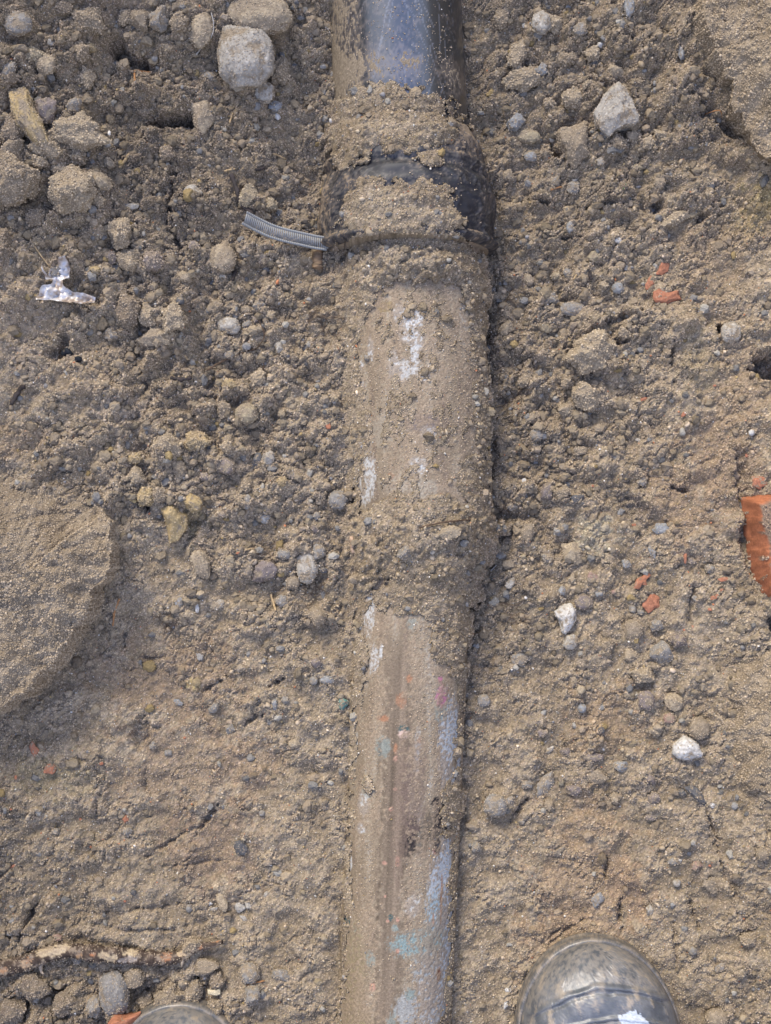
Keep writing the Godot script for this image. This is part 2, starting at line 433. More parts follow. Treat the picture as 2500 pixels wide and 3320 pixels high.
# soil lying on the pipes: px, py, rx, ry, mm
const COVER := [
	[1290, 395, 205, 110, 4.5], [1190, 345, 105, 80, 4.5], [1385, 340, 60, 55, 4], [1150, 440, 90, 100, 8], [1400, 425, 100, 55, 6], [1290, 455, 150, 45, 5], [1100, 360, 45, 90, 6],
	[1270, 705, 180, 85, 4], [1190, 645, 75, 50, 3.5], [1390, 660, 85, 55, 5], [1430, 720, 80, 45, 5], [1260, 770, 165, 40, 4.5], [1395, 525, 45, 35, 3],
	[1300, 790, 200, 40, 6], [1480, 790, 60, 30, 5], [1330, 855, 240, 60, 13], [1250, 830, 120, 40, 12], [1190, 870, 100, 80, 9], [1490, 860, 110, 60, 9], [1545, 900, 60, 100, 9], [1100, 960, 50, 150, 7], [1560, 1020, 30, 160, 3.0], [1110, 1120, 50, 280, 3.5], [1105, 1430, 45, 260, 3.5], [1580, 1330, 30, 160, 3], [1160, 920, 60, 90, 5],
	[1330, 1750, 330, 80, 9], [1290, 1660, 90, 40, 3], [1430, 1650, 60, 45, 3], [1540, 1580, 40, 110, 3], [1170, 1790, 110, 130, 13], [1520, 1745, 120, 110, 11], [1330, 1830, 170, 70, 5], [1480, 1840, 110, 95, 8], [1090, 1720, 80, 140, 10], [1380, 1690, 150, 50, 5], [1220, 1700, 100, 50, 6], [1560, 1640, 40, 70, 4],
	[1490, 2100, 38, 110, 5], [1505, 2010, 42, 130, 5], [1440, 1950, 65, 110, 3.0], [1505, 2190, 28, 45, 4], [1535, 1900, 55, 110, 8], [1340, 1920, 130, 70, 2.5], [1115, 1930, 40, 120, 6], [1430, 2100, 30, 50, 2.5], [1470, 2650, 45, 80, 2.5], [1170, 2160, 25, 80, 2], [1190, 2560, 20, 30, 2]]

func fine_index(x: float, z: float) -> int:
	var i := clampi(int(round((x - fx0) / CELL)), 0, 599) + gx0
	var j := clampi(int(round((z - fz0) / CELL)), 0, 790) + gz0
	return j * gnx + i

func top_at(x: float, z: float) -> float:       # what lies on top there: soil or pipe
	var h := GH[fine_index(x, z)]
	var l := line_at(z)
	if l.y > 0.0:
		var d := absf(x - l.x)
		if d < l.y: h = maxf(h, sqrt(l.y * l.y - d * d))
	return h

func build_ground() -> void:
	GX = axis(fx0, 0.33, 14.0)
	GZ = axis(fz0, 0.435, 14.0)
	gnx = GX.size(); gnz = GZ.size()
	gx0 = GX.bsearch(fx0 - 0.0001); gz0 = GZ.bsearch(fz0 - 0.0001)
	var fnx := int(round(0.66 / CELL)) + 1
	var fnz := int(round(0.87 / CELL)) + 1
	GH.resize(gnx * gnz); GC.resize(gnx * gnz)
	var nbig := fnoise(11, 130.0, 0, 2)
	var nmid := fnoise(12, 34.0, 0, 3)
	var nfin := fnoise(13, 9.0, 0, 2)
	var warp := fnoise(14, 22.0, 0, 2)
	var c1 := fnoise(15, 26.0, 1)
	var c2 := fnoise(16, 10.5, 1)
	var c3 := fnoise(17, 4.4, 1)
	var ck := fnoise(18, 15.0, 1)
	ck.cellular_return_type = FastNoiseLite.RETURN_DISTANCE2_SUB
	var cm := fnoise(19, 60.0, 0, 2)
	var r := RandomNumberGenerator.new()
	r.seed = 5
	var ledge_px := []
	for l in LEDGES: ledge_px.append(l)
	var damp_shade_a := PackedFloat32Array(); damp_shade_a.resize(gnx * gnz)
	for j in gnz:
		var z := GZ[j]
		var fine_row := j >= gz0 and j < gz0 + fnz
		for i in gnx:
			var x := GX[i]
			var fine := fine_row and i >= gx0 and i < gx0 + fnx
			var k := j * gnx + i
			var px := x / S + 1250.0
			var py := z / S + 1660.0
			var X := x * 1000.0; var Z := z * 1000.0
			var rough := grid_at(ROUGH, px, py) * 0.1
			var b := nbig.get_noise_2d(X, Z)
			var m := nmid.get_noise_2d(X, Z)
			var h := grid_at(HGT, px, py)
			var damp_shade := grid_at(DAMP_SHADE, px, py) * 0.1
			damp_shade_a[k] = damp_shade
			h += m * (2.0 + 7.0 * rough) + b * 4.0
			var f := 0.0
			if fine:
				var w := warp.get_noise_2d(X, Z) * 7.0
				var w2 := warp.get_noise_2d(Z + 300.0, X) * 7.0
				f = nfin.get_noise_2d(X, Z)
				var q1 := -c1.get_noise_2d(X + w * 1.6, Z + w2 * 1.6)
				var q2 := -c2.get_noise_2d(X + w, Z + w2)
				var q3 := -c3.get_noise_2d(X + w * 0.6, Z + w2 * 0.6)
				var rr := clampf(rough + 0.45 * m, 0.0, 1.2)
				h += q1 * 9.5 * rr * rr + q2 * (0.4 + 4.2 * rr) + q3 * (0.6 + 1.5 * rr) + f * (0.6 + 1.6 * rr)
				var crack := smoothstep(-0.78, -0.97, ck.get_noise_2d(X + w * 2.2, Z + w2 * 2.2)) * smoothstep(-0.25, 0.25, cm.get_noise_2d(X, Z) + rr - 0.45)
				h -= crack * (1.6 + 2.4 * rr)
				var pit := smoothstep(0.30, 0.62, f + 0.4 * m) * rr
				h -= pit * 3.0
				h += r.randf_range(-0.3, 0.3) * (0.35 + 0.65 * minf(rr * 1.6, 1.0))
			elif absf(x) < 2.5 and absf(z) < 3.0:
				var far := maxf(absf(x) - 0.33, absf(z) - 0.435)
				f = nfin.get_noise_2d(X, Z) if far < 0.2 else m
				h += -c1.get_noise_2d(X, Z) * 9.0 + m * 7.0
				if far < 0.22: h += -c2.get_noise_2d(X, Z) * 3.0 + f * 1.2
			GH[k] = h * 0.001 + bank(x, z)
			GC[k] = soil_color(px, py, b, m, f, damp_shade)
	# local relief
	for s in RELIEF:
		var ca := cos(deg_to_rad(s[4])); var sa := sin(deg_to_rad(s[4]))
		var R := maxf(s[2], s[3]) * 1.25
		stamp(s[0], s[1], R, func(k: int, dx: float, dz: float):
			var u: float = (dx * ca + dz * sa) / s[2]; var v: float = (-dx * sa + dz * ca) / s[3]
			var n := nfin.get_noise_2d(dx * 0.25 + s[0], dz * 0.25 + s[1]) * 0.55 + nmid.get_noise_2d(dx * 0.25 + s[0], dz * 0.25) * 0.35
			var thin: bool = minf(s[2], s[3]) < 19 and s[5] < 0
			var e := 1.0 - sqrt(u * u + v * v) + n * (1.3 if thin else 0.5) - (0.25 if thin else 0.0)
			if e > 0.0: GH[k] += float(s[5]) * (1.45 if s[5] < 0 else 1.1) * 0.001 * clampf(e * s[6], 0.0, 1.0))
	for l in LEDGES:
		var poly: PackedVector2Array = l[0]
		var box := Rect2(poly[0], Vector2.ZERO)
		for p in poly: box = box.expand(p)
		var cen := box.get_center()
		stamp(cen.x, cen.y, maxf(box.size.x, box.size.y) * 0.5 + 40.0, func(k: int, dx: float, dz: float):
			if absf(dx) > box.size.x * 0.5 + 40.0 or absf(dz) > box.size.y * 0.5 + 40.0: return
			var n := nfin.get_noise_2d((cen.x + dx) * 0.25, (cen.y + dz) * 0.25) * 14.0 + nmid.get_noise_2d((cen.x + dx) * 0.25, (cen.y + dz) * 0.25) * 14.0
			var d := in_poly(cen + Vector2(dx, dz), poly) + n
			if d > 0.0: GH[k] += float(l[1]) * 0.001 * clampf(d / l[2], 0.0, 1.0))
	# the boots have trodden the soil flat under their soles
	for s in [[1950, 3330, 300, 320, 0.003], [592, 3480, 200, 260, 0.003]]:
		stamp(s[0], s[1], 330.0, func(k: int, dx: float, dz: float):
			var e: float = 1.0 - sqrt(pow(dx / s[2], 2) + pow(dz / s[3], 2))
			if e > 0.0: GH[k] = lerpf(GH[k], minf(GH[k], s[4]), clampf(e * 3.0, 0.0, 1.0)))
	# coloured earth
	for s in EARTH:
		stamp(s[0], s[1], maxf(s[2], s[3]) * 1.4, func(k: int, dx: float, dz: float):
			var X: float = (s[0] + dx) * 0.25; var Z: float = (s[1] + dz) * 0.25
			var e := 1.0 - sqrt(pow(dx / s[2], 2) + pow(dz / s[3], 2)) + nmid.get_noise_2d(X + 90.0, Z) * 0.6 + nfin.get_noise_2d(X, Z + 70.0) * 0.7
			if e > 0.0: GC[k] = GC[k].lerp(s[4], s[5] * clampf(e * 2.5, 0.0, 1.0)))
	# soil on the pipes
	T.resize(gnx * gnz); T.fill(-1.0)
	for s in COVER:
		var y := 0.052
		var px: float = 1250.0 + wx(s[0], y) / S; var py: float = 1660.0 + wz(s[1], y) / S
		stamp(px, py, maxf(s[2], s[3]) * 1.5, func(k: int, dx: float, dz: float):
			var X: float = (px + dx) * 0.25; var Z: float = (py + dz) * 0.25
			var e := 1.0 - (pow(dx / s[2], 2) + pow(dz / s[3], 2)) + nmid.get_noise_2d(X + 40.0, Z) * 0.55 + nfin.get_noise_2d(X + 9.0, Z) * 0.6
			if e > 0.0:
				var t: float = float(s[4]) * minf(e, 1.0) * 0.8 + 1.4 * -c2.get_noise_2d(X, Z) + 0.8 * -c3.get_noise_2d(X, Z) - 0.2
				T[k] = maxf(T[k], t * 0.001))
	for j in range(gz0, gz0 + fnz):
		var py := GZ[j] / S + 1660.0
		if py < 840.0: continue
		var l := line_at(GZ[j])
		for i in range(gx0, gx0 + fnx):
			var d := absf(GX[i] - l.x) / l.y
			if d > 0.97: continue
			var X := GX[i] * 1000.0; var Z := GZ[j] * 1000.0
			var t := 1.7 * nmid.get_noise_2d(X + 200.0, Z * 0.6) + 1.1 * nfin.get_noise_2d(X, Z * 0.7 + 33.0) - c3.get_noise_2d(X, Z) * 0.8 - 0.6
			if py > 1980.0: t += 2.4 * smoothstep(0.6, 0.97, d) - 1.35
			else: t += 1.2 * smoothstep(0.6, 0.97, d)
			var k := j * gnx + i
			if t > 0.12: T[k] = maxf(T[k], minf(t, 2.2) * 0.001)
	for j in gnz:
		var l := line_at(GZ[j])
		if l.y < 0.0: continue
		var so := soft_line_at(GZ[j])
		for i in gnx:
			var d := absf(GX[i] - l.x)
			if d > l.y * 1.45: continue
			var k := j * gnx + i
			var surf := sqrt(maxf(l.y * l.y - d * d, 0.0))
			if d < l.y * 0.93: GH[k] = minf(GH[k], surf - 0.006)
			if T[k] > 0.0:
				var e := absf(GX[i] - so.x)
				var s2 := sqrt(maxf(so.y * so.y - e * e, 0.0))
				if e > so.y * 0.8:     # heaped against the side, at a slope soil can hold
					s2 = so.y * 0.6 - (e - so.y * 0.8) * 1.4
				GH[k] = maxf(GH[k], s2 + T[k])
	# grain of single vertices: mineral specks
	for j in range(gz0, gz0 + fnz):
		for i in range(gx0, gx0 + fnx):
			var k := j * gnx + i
			var q := r.randf()
			var g := r.randf_range(0.66, 1.28)
			if q < 0.02: g *= 1.6
			elif q < 0.06: g *= 0.55
			var c := GC[k]
			GC[k] = Color(c.r * g, c.g * g * r.randf_range(0.98, 1.02), c.b * g * r.randf_range(0.94, 1.06))
	# mesh
	var v := PackedVector3Array(); v.resize(gnx * gnz)
	var n := PackedVector3Array(); n.resize(gnx * gnz)
	for j in gnz:
		var z := GZ[j]
		var j0 := maxi(j - 1, 0); var j1 := mini(j + 1, gnz - 1)
		var iz := 1.0 / (GZ[j1] - GZ[j0])
		for i in gnx:
			var k := j * gnx + i
			v[k] = Vector3(GX[i], GH[k], z)
			var i0 := maxi(i - 1, 0); var i1 := mini(i + 1, gnx - 1)
			n[k] = Vector3((GH[j * gnx + i0] - GH[j * gnx + i1]) / (GX[i1] - GX[i0]), 1.0, (GH[j0 * gnx + i] - GH[j1 * gnx + i]) * iz).normalized()
	var idx := PackedInt32Array(); idx.resize((gnx - 1) * (gnz - 1) * 6)
	var o := 0
	for j in gnz - 1:
		for i in gnx - 1:
			var a := j * gnx + i
			idx[o] = a; idx[o + 1] = a + 1; idx[o + 2] = a + gnx
			idx[o + 3] = a + 1; idx[o + 4] = a + gnx + 1; idx[o + 5] = a + gnx
			o += 6
	var g := put("ground", arrays_mesh(v, GC, idx, n), mats["soil"])
	tag(g, "brown sandy soil of the trench floor and its sides", "soil", "", "structure")

func stamp(px: float, py: float, R: float, fn: Callable) -> void:
	var i0 := maxi(int(floor((wx(px - R) - fx0) / CELL)), 0) + gx0
	var i1 := mini(int(ceil((wx(px + R) - fx0) / CELL)), 600) + gx0
	var j0 := maxi(int(floor((wz(py - R) - fz0) / CELL)), 0) + gz0
	var j1 := mini(int(ceil((wz(py + R) - fz0) / CELL)), 791) + gz0
	for j in range(j0, j1):
		var dz := GZ[j] / S + 1660.0 - py
		for i in range(i0, i1):
			fn.call(j * gnx + i, GX[i] / S + 1250.0 - px, dz)

# ---------- pipes ----------
const WHT := Color(0.58, 0.56, 0.51)
const BLW := Color(0.47, 0.49, 0.49)
const BEI := Color(0.42, 0.36, 0.27)
const TEA := Color(0.29, 0.325, 0.285)
const DTE := Color(0.07, 0.12, 0.115)
const COP := Color(0.52, 0.30, 0.21)
const ORA := Color(0.40, 0.21, 0.12)
const BLK := Color(0.035, 0.03, 0.03)
const PNK := Color(0.50, 0.20, 0.27)
const MARKS := [ # lime, paint, verdigris and scrapes on the old pipe: px, py, rx, ry, colour, amount, streakiness
	[1289, 1016, 13, 27, WHT, 1, 0], [1332, 1032, 32, 30, WHT, 1, 0], [1278, 1189, 16, 40, WHT, 1.2, 0], [1348, 1102, 22, 26, WHT, .9, 0], [1348, 1146, 13, 32, WHT, .9, 0], [1310, 1086, 14, 20, WHT, .8, 0], [1310, 1200, 17, 27, WHT, .8, 0], [1343, 1200, 12, 12, WHT, .8, 0], [1202, 1130, 10, 30, WHT, 1.1, 0], [1170, 1184, 13, 11, WHT, 1.1, 0], [1140, 1219, 13, 11, WHT, 1, 0], [1175, 1265, 9, 27, WHT, .9, 0],
	[1529, 946, 9, 58, BLW, 1.2, 1], [1559, 1097, 7, 24, BLW, 1, 1], [1562, 1259, 13, 54, BLW, 1, 1], [1562, 1386, 10, 16, BLW, 1.1, 0], [1581, 1675, 12, 15, BLW, 1.2, 0], [1170, 1437, 11, 24, WHT, .9, 0], [1197, 1529, 22, 60, WHT, 1, 1], [1165, 1578, 15, 32, WHT, .9, 1], [1181, 1610, 21, 22, WHT, .9, 0], [1354, 1508, 24, 22, WHT, .9, 0], [1375, 1221, 16, 12, WHT, .6, 0], [1300, 1572, 60, 22, BEI, .7, 0], [1386, 1589, 36, 28, BEI, .7, 0], [1240, 1390, 40, 50, BEI, .5, 0], [1251, 994, 30, 15, Color(0.34, 0.25, 0.13), .9, 0], [1267, 1544, 9, 8, ORA, 1.3, 0], [1370, 1372, 42, 26, Color(0.20, 0.16, 0.145), .9, 0], [1390, 1405, 20, 20, WHT, .6, 0], [1210, 940, 30, 60, Color(0.26, 0.20, 0.15), .7, 0], [1170, 1030, 16, 40, Color(0.16, 0.12, 0.09), .8, 1],
	[1197, 1973, 22, 62, WHT, 1.1, 1], [1213, 2140, 15, 38, WHT, .8, 1], [1235, 2113, 4, 22, WHT, 1, 1], [1494, 1902, 24, 48, BLW, .8, 0], [1478, 1865, 12, 24, BLW, .9, 0], [1475, 2372, 17, 68, BLW, 1.2, 1], [1489, 2453, 13, 34, BLW, 1, 1], [1154, 2421, 9, 38, WHT, .9, 1], [1354, 2432, 8, 54, WHT, .7, 1], [1178, 2604, 20, 30, WHT, .8, 0], [1170, 2687, 15, 13, WHT, .9, 0], [1338, 2938, 20, 28, WHT, .7, 0], [1138, 2798, 5, 16, WHT, 1, 1],
	[1432, 2880, 42, 120, BLW, 1, 1], [1450, 3050, 34, 130, BLW, .9, 1], [1400, 3180, 44, 70, BLW, .7, 1], [1450, 2400, 26, 110, BLW, .9, 1], [1470, 2560, 22, 60, BLW, .7, 1], [1413, 2960, 27, 56, Color(0.33, 0.42, 0.44), .8, 1], [1446, 3138, 24, 34, BLW, 1, 0], [1370, 3057, 75, 38, Color(0.27, 0.38, 0.37), .75, 0], [1440, 3220, 32, 64, BLW, .8, 1], [1321, 3273, 32, 44, Color(0.40, 0.41, 0.39), .7, 1], [1390, 3300, 30, 40, BLW, .6, 0], [1380, 3130, 40, 40, Color(0.38, 0.40, 0.38), .6, 0], [1450, 2780, 20, 50, BLW, .6, 1],
	[1308, 2367, 15, 12, DTE, 1.1, 0], [1240, 2421, 22, 27, TEA, .7, 0], [1432, 2313, 22, 22, TEA, .7, 0], [1127, 2982, 19, 19, DTE, 1.2, 0], [1151, 3014, 9, 11, TEA, 1.2, 0], [1281, 3009, 8, 8, TEA, 1.3, 0], [1267, 2976, 6, 8, DTE, 1.2, 0], [1332, 3225, 15, 15, TEA, 1.1, 0], [1190, 2560, 20, 20, TEA, .5, 0], [1200, 3110, 14, 20, TEA, .7, 0], [1269, 3330, 12, 40, TEA, .6, 1], [1380, 1975, 12, 12, TEA, .6, 0], [1335, 2020, 14, 20, TEA, .5, 0],
	[1243, 2329, 16, 9, ORA, 1.1, 0], [1308, 2380, 15, 10, Color(0.66, 0.48, 0.38), 1.3, 0], [1283, 2427, 5, 15, ORA, 1.2, 1], [1359, 2400, 6, 7, COP, 1.3, 0], [1283, 2459, 5, 7, COP, 1.3, 0], [1327, 2200, 9, 11, ORA, .9, 0], [1300, 2270, 12, 20, ORA, .7, 1], [1289, 2793, 6, 13, COP, 1.5, 0], [1246, 2798, 7, 5, COP, 1.2, 0], [1267, 2623, 5, 5, COP, 1.4, 0], [1281, 2559, 4, 4, COP, 1.4, 0], [1432, 2885, 4, 38, ORA, .9, 1], [1429, 2955, 4, 34, ORA, .9, 1], [1405, 2976, 3, 16, COP, 1, 1], [1208, 3200, 9, 11, COP, 1.5, 0], [1289, 3084, 5, 7, COP, 1.4, 0], [1289, 2982, 5, 6, COP, 1.3, 0], [1257, 2985, 4, 4, COP, 1.3, 0], [1421, 3160, 8, 20, Color(0.22, 0.07, 0.04), 1.1, 0], [1505, 2086, 8, 8, ORA, 1.2, 0], [1249, 2906, 3, 4, COP, 1.3, 0], [1410, 2760, 6, 9, COP, .9, 0],
	[1413, 2598, 15, 11, BLK, 1.2, 0], [1435, 2647, 27, 44, BLK, .9, 0], [1332, 2701, 24, 40, BLK, .9, 0], [1321, 2744, 20, 34, BLK, .8, 0], [1360, 2740, 26, 30, BLK, .6, 0], [1419, 2744, 11, 22, BLK, .9, 0], [1230, 2452, 6, 38, BLK, .4, 1], [1395, 2680, 30, 40, BLK, .5, 0],
	[1432, 2256, 18, 27, PNK, 1.3, 0], [1427, 2202, 7, 9, PNK, 1.2, 0], [1445, 2235, 8, 8, Color(0.6, 0.4, 0.4), .9, 0], [1143, 3176, 46, 160, Color(0.30, 0.235, 0.135), .8, 0], [1160, 3330, 50, 60, Color(0.31, 0.245, 0.14), .8, 0], [1150, 2300, 20, 200, Color(0.33, 0.27, 0.19), .5, 1], [1300, 2620, 22, 200, Color(0.23, 0.165, 0.12), .6, 1], [1345, 2560, 30, 120, Color(0.19, 0.135, 0.11), .6, 1]]

var marks := []
func on_pipe(px: float, py: float) -> Vector3:      # (angle from the top, z, radius) of a spot on the pipes
	var y := 0.05
	var l := Vector2.ZERO
	var d := 0.0
	for k in 4:
		l = line_at(wz(py, y))
		d = clampf(wx(px, y) - l.x, -l.y * 0.97, l.y * 0.97)
		y = sqrt(l.y * l.y - d * d)
	return Vector3(asin(d / l.y), wz(py, y), l.y)

# surface of revolution about the line of pipes; look(theta, z, r) gives [outward shift, colour, film thickness or -1, film colour]
func pipe_part(parent: Node3D, called: String, zs: PackedFloat32Array, look: Callable, mat: Material, film_mat: Material, wall: float, film_called := "") -> void:
	var th := PackedFloat32Array()
	var a := -PI
	while a < PI - 0.001:
		th.append(a)
		a += deg_to_rad(1.05) if absf(a + 0.001) < deg_to_rad(108.0) else deg_to_rad(6.0)
	var nt := th.size(); var nz := zs.size()
	var v := PackedVector3Array(); v.resize(nt * nz)
	var c := PackedColorArray(); c.resize(nt * nz)
	var fv := PackedVector3Array(); fv.resize(nt * nz)
	var fc := PackedColorArray(); fc.resize(nt * nz)
	var has := PackedByteArray(); has.resize(nt * nz)
	for j in nz:
		var l := line_at(zs[j])
		for i in nt:
			var k := j * nt + i
			var t := th[i]
			var q: Array = look.call(t, zs[j], l.y)
			var dir := Vector3(sin(t), cos(t), 0)
			var base := Vector3(l.x, 0, zs[j])
			v[k] = base + dir * (l.y + float(q[0]))
			c[k] = q[1]
			var film: float = q[2]
			has[k] = 1 if film > 0.0 else 0
			fv[k] = base + dir * (l.y + float(q[0]) + (film if film > 0.0 else -0.0003))
			fc[k] = q[3]
	var idx := PackedInt32Array(); var fidx := PackedInt32Array()
	for j in nz - 1:
		for i in nt:
			var p := j * nt + i; var q := j * nt + (i + 1) % nt
			idx.append_array(PackedInt32Array([p, q, p + nt, q, q + nt, p + nt]))
			if film_mat and has[p] + has[q] + has[p + nt] + has[q + nt] > 0:
				fidx.append_array(PackedInt32Array([p, q, p + nt, q, q + nt, p + nt]))
	for e in 2:      # wall thickness at both ends
		var j := 0 if e == 0 else nz - 1
		var b := v.size()
		for i in nt:
			var o := v[j * nt + i]
			var ax := Vector3(line_at(zs[j]).x, 0, zs[j])
			v.append(o); c.append(c[j * nt + i])
			v.append(ax + (o - ax) * (1.0 - wall / maxf((o - ax).length(), 0.001)))
			c.append(c[j * nt + i])
		for i in nt:
			var p := b + i * 2; var q := b + ((i + 1) % nt) * 2
			if e == 0: idx.append_array(PackedInt32Array([p, p + 1, q, q, p + 1, q + 1]))
			else: idx.append_array(PackedInt32Array([p, q, p + 1, q, q + 1, p + 1]))
	put(called, arrays_mesh(v, c, idx), mat, parent)
	if film_mat and fidx.size():
		var st := SurfaceTool.new()
		var ar := []; ar.resize(Mesh.ARRAY_MAX)
		ar[Mesh.ARRAY_VERTEX] = fv; ar[Mesh.ARRAY_COLOR] = fc; ar[Mesh.ARRAY_INDEX] = fidx
		st.create_from_arrays(ar)
		st.generate_normals()
		put(film_called, st.commit(), film_mat, parent)

func z_rings(py0: float, py1: float, step := 0.0009) -> PackedFloat32Array:
	var out := PackedFloat32Array()
	var z := (py0 - 1660.0) * S
	var z1 := (py1 - 1660.0) * S
	while z < z1 - 0.0002:
		out.append(z)
		z += step if z > -0.44 and z < 0.44 else 0.012
		if z > -0.44 and out[-1] < -0.44: z = -0.44
	out.append(z1)
	return out

func build_pipes() -> void:
	var nb := fnoise(41, 40.0, 0, 3)
	var nf := fnoise(42, 7.0, 0, 2)
	var ng := fnoise(43, 2.6, 0, 2)
	var cel := fnoise(44, 3.2, 1)
	var rr := RandomNumberGenerator.new(); rr.seed = 77
	marks = []
	for m in MARKS:
		var p := on_pipe(m[0], m[1])
		marks.append([p.x, p.y, m[2] * S * 1.15, m[3] * S * 1.15, m[4], m[5], m[6]])
	var state := {"z": 99.0, "near": []}
	var streak_z0 := wz(1980, 0.046); 
	var old := func(t: float, z: float, r: float) -> Array:
		if state.z != z:
			state.z = z
			state.near = marks.filter(func(m): return absf(m[1] - z) < m[3] * 1.7)
		var X := t * r * 1000.0; var Z := z * 1000.0
		var b := nb.get_noise_2d(X, Z * 0.5); var f := nf.get_noise_2d(X, Z); var g := ng.get_noise_2d(X, Z)
		var sm := nb.get_noise_2d(X * 2.6 + 70.0, Z * 0.35)          # wiped along the pipe
		var col := Color(0.285, 0.22, 0.148).lerp(Color(0.415, 0.335, 0.23), smoothstep(-0.45, 0.5, 0.7 * b + 0.7 * sm + 0.3 * f))
		if sm + 0.5 * g > 0.5: col = col.lerp(Color(0.47, 0.42, 0.345), 0.6)
		if sm + 0.4 * f < -0.5: col = col.lerp(Color(0.20, 0.15, 0.115), 0.6)
		var sh := 0.0
		# smooth rubbed strip on the old barrel
		var strip := 0.0
		if z > streak_z0:
			var tc := lerpf(-0.25, -0.12, (z - streak_z0) / 0.33) + 0.05 * nb.get_noise_1d(Z)
			strip = smoothstep(0.30, 0.12, absf(t - tc) + 0.16 * f) * smoothstep(0.0, 0.05, z - streak_z0)
		col = col.lerp(Color(0.245, 0.186, 0.130) * (0.95 + 0.6 * nb.get_noise_2d(X * 5.0, Z * 0.12)), strip)
		for m in state.near:
			var u: float = (t - m[0]) * r / m[2]; var w: float = (z - m[1]) / m[3]
			var q := u * u + w * w
			if q < 3.4:
				var n := g * 0.7 + f * 0.5 if m[6] == 0 else ng.get_noise_2d(X * 1.6, Z * 0.22) * 0.9 + 0.4 * f
				var e: float = (1.0 - sqrt(q)) * 1.4 + n * 0.75 + 0.3
				if e > 0.0: col = col.lerp(m[4], clampf(e * 2.2, 0.0, 1.0) * minf(m[5], 1.0))
		# sand grains stuck on
		var cover := 0.12 + 1.0 * b - 0.85 * strip + 0.35 * f - 0.3 * sm
		var k := -cel.get_noise_2d(X, Z) + 0.35 * g
		if k > 0.62 - cover * 0.75:
			var gg := rr.randf_range(0.7, 1.35)
			col = col.lerp(Color(0.32, 0.238, 0.16) * gg, 0.75)
			sh = 0.00012 + 0.0004 * clampf(k + cover * 0.75 - 0.62, 0.0, 1.0)
		else:
			col = col * rr.randf_range(0.9, 1.1)
		sh += f * 0.00012
		if r < 0.05: sh += 0.0004 * b
		return [sh, col, -1.0, col]
	var pipe := thing("old_drain_pipe", Vector3.ZERO, "old earth-crusted drain pipe with white scale and a wider socket end", "pipe")
	pipe_part(pipe, "socket", z_rings(790, 1736), old, mats["crust"], null, 0.008)
	pipe_part(pipe, "barrel", z_rings(1700, 6300), func(t: float, z: float, r: float) -> Array:
		return old.call(t, z, minf(r, 0.0465)) if r < 0.05 else [0.0465 - r, Color(0.2, 0.15, 0.11), -1.0, Color.BLACK], mats["crust"], null, 0.006)
	# black plastic pipe
	var scr := []
	for k in 46:
		scr.append([rr.randf_range(-0.9, 0.9), rr.randf_range(-0.46, -0.30), rr.randf_range(-0.6, 0.6), rr.randf_range(0.006, 0.03), rr.randf_range(0.00016, 0.0004)])
	var cur := {"z": 99.0, "near": []}
	var black := func(t: float, z: float, r: float) -> Array:
		var X := t * r * 1000.0; var Z := z * 1000.0
		var b := nb.get_noise_2d(X + 500.0, Z * 0.6); var f := nf.get_noise_2d(X + 500.0, Z * 0.7); var g := ng.get_noise_2d(X + 500.0, Z * 0.5)
		var col := Color(0.014, 0.016, 0.020)
		if cur.z != z:
			cur.z = z
			cur.near = scr.filter(func(s): return absf(s[1] - z) < s[3])
		for s in cur.near:
			var d: float = absf((t - s[0]) * r - (z - s[1]) * s[2] - 0.002 * sin((z - s[1]) * 90.0))
			if d < s[4] * 1.1: col = Color(0.08, 0.085, 0.095)
		var side := absf(t + 0.05)
		var dust := -0.42 + 0.55 * smoothstep(0.35, 1.1, side) + 0.5 * b + 0.35 * f + 0.5 * g
		if t < -0.55: dust += 0.25
		if t > 0.35: dust -= 0.62
		dust += 0.55 * smoothstep(0.02, 0.0, absf(z + 0.344))
		col = col.lerp(Color(0.17, 0.14, 0.115), clampf(dust + 0.45, 0.0, 0.45))
		var film := -1.0
		if dust > 0.12: film = 0.00012 + 0.0005 * minf(dust - 0.12, 1.0)
		return [f * 0.00004, col, film, Color(0.31, 0.245, 0.168) * rr.randf_range(0.75, 1.2)]
	var bp := thing("black_plastic_pipe", Vector3.ZERO, "scratched glossy black plastic pipe with crumbs of earth on it", "pipe")
	pipe_part(bp, "barrel", z_rings(-3200, 470, 0.001), func(t: float, z: float, r: float) -> Array:
		var q: Array = black.call(t, z, 0.0535)
		q[0] += 0.0535 - r
		return q, mats["black_plastic"], mats["dust"], 0.006, "earth_film")
	# rubber coupling
	var fold := fnoise(51, 26.0, 0, 2)
	var rubber := func(t: float, z: float, r: float) -> Array:
		var X := t * 66.0; var Z := z * 1000.0
		var py := z / S + 1660.0
		var b := nb.get_noise_2d(X + 900.0, Z); var f := nf.get_noise_2d(X + 900.0, Z); var g := ng.get_noise_2d(X + 900.0, Z)
		var sh := 0.0018 * fold.get_noise_2d(X * 0.8, Z * 1.2) * smoothstep(430.0, 520.0, py)
		var ridge := 1.0 - absf(fold.get_noise_2d(X * 1.1 + 70.0, Z * 0.9)) * 6.0
		if ridge > 0.0: sh += 0.0013 * ridge * smoothstep(0.2, 0.8, absf(t))
		# two raised bands and the rolled lip
		sh += 0.0016 * smoothstep(18.0, 8.0, absf(py - 556.0 - 10.0 * t))
		sh += 0.0022 * smoothstep(14.0, 6.0, absf(py - 808.0))
		sh -= 0.0014 * smoothstep(16.0, 4.0, absf(py - 590.0 - 10.0 * t))
		sh -= 0.0012 * smoothstep(12.0, 4.0, absf(py - 780.0))
		var col := Color(0.016, 0.0175, 0.020)
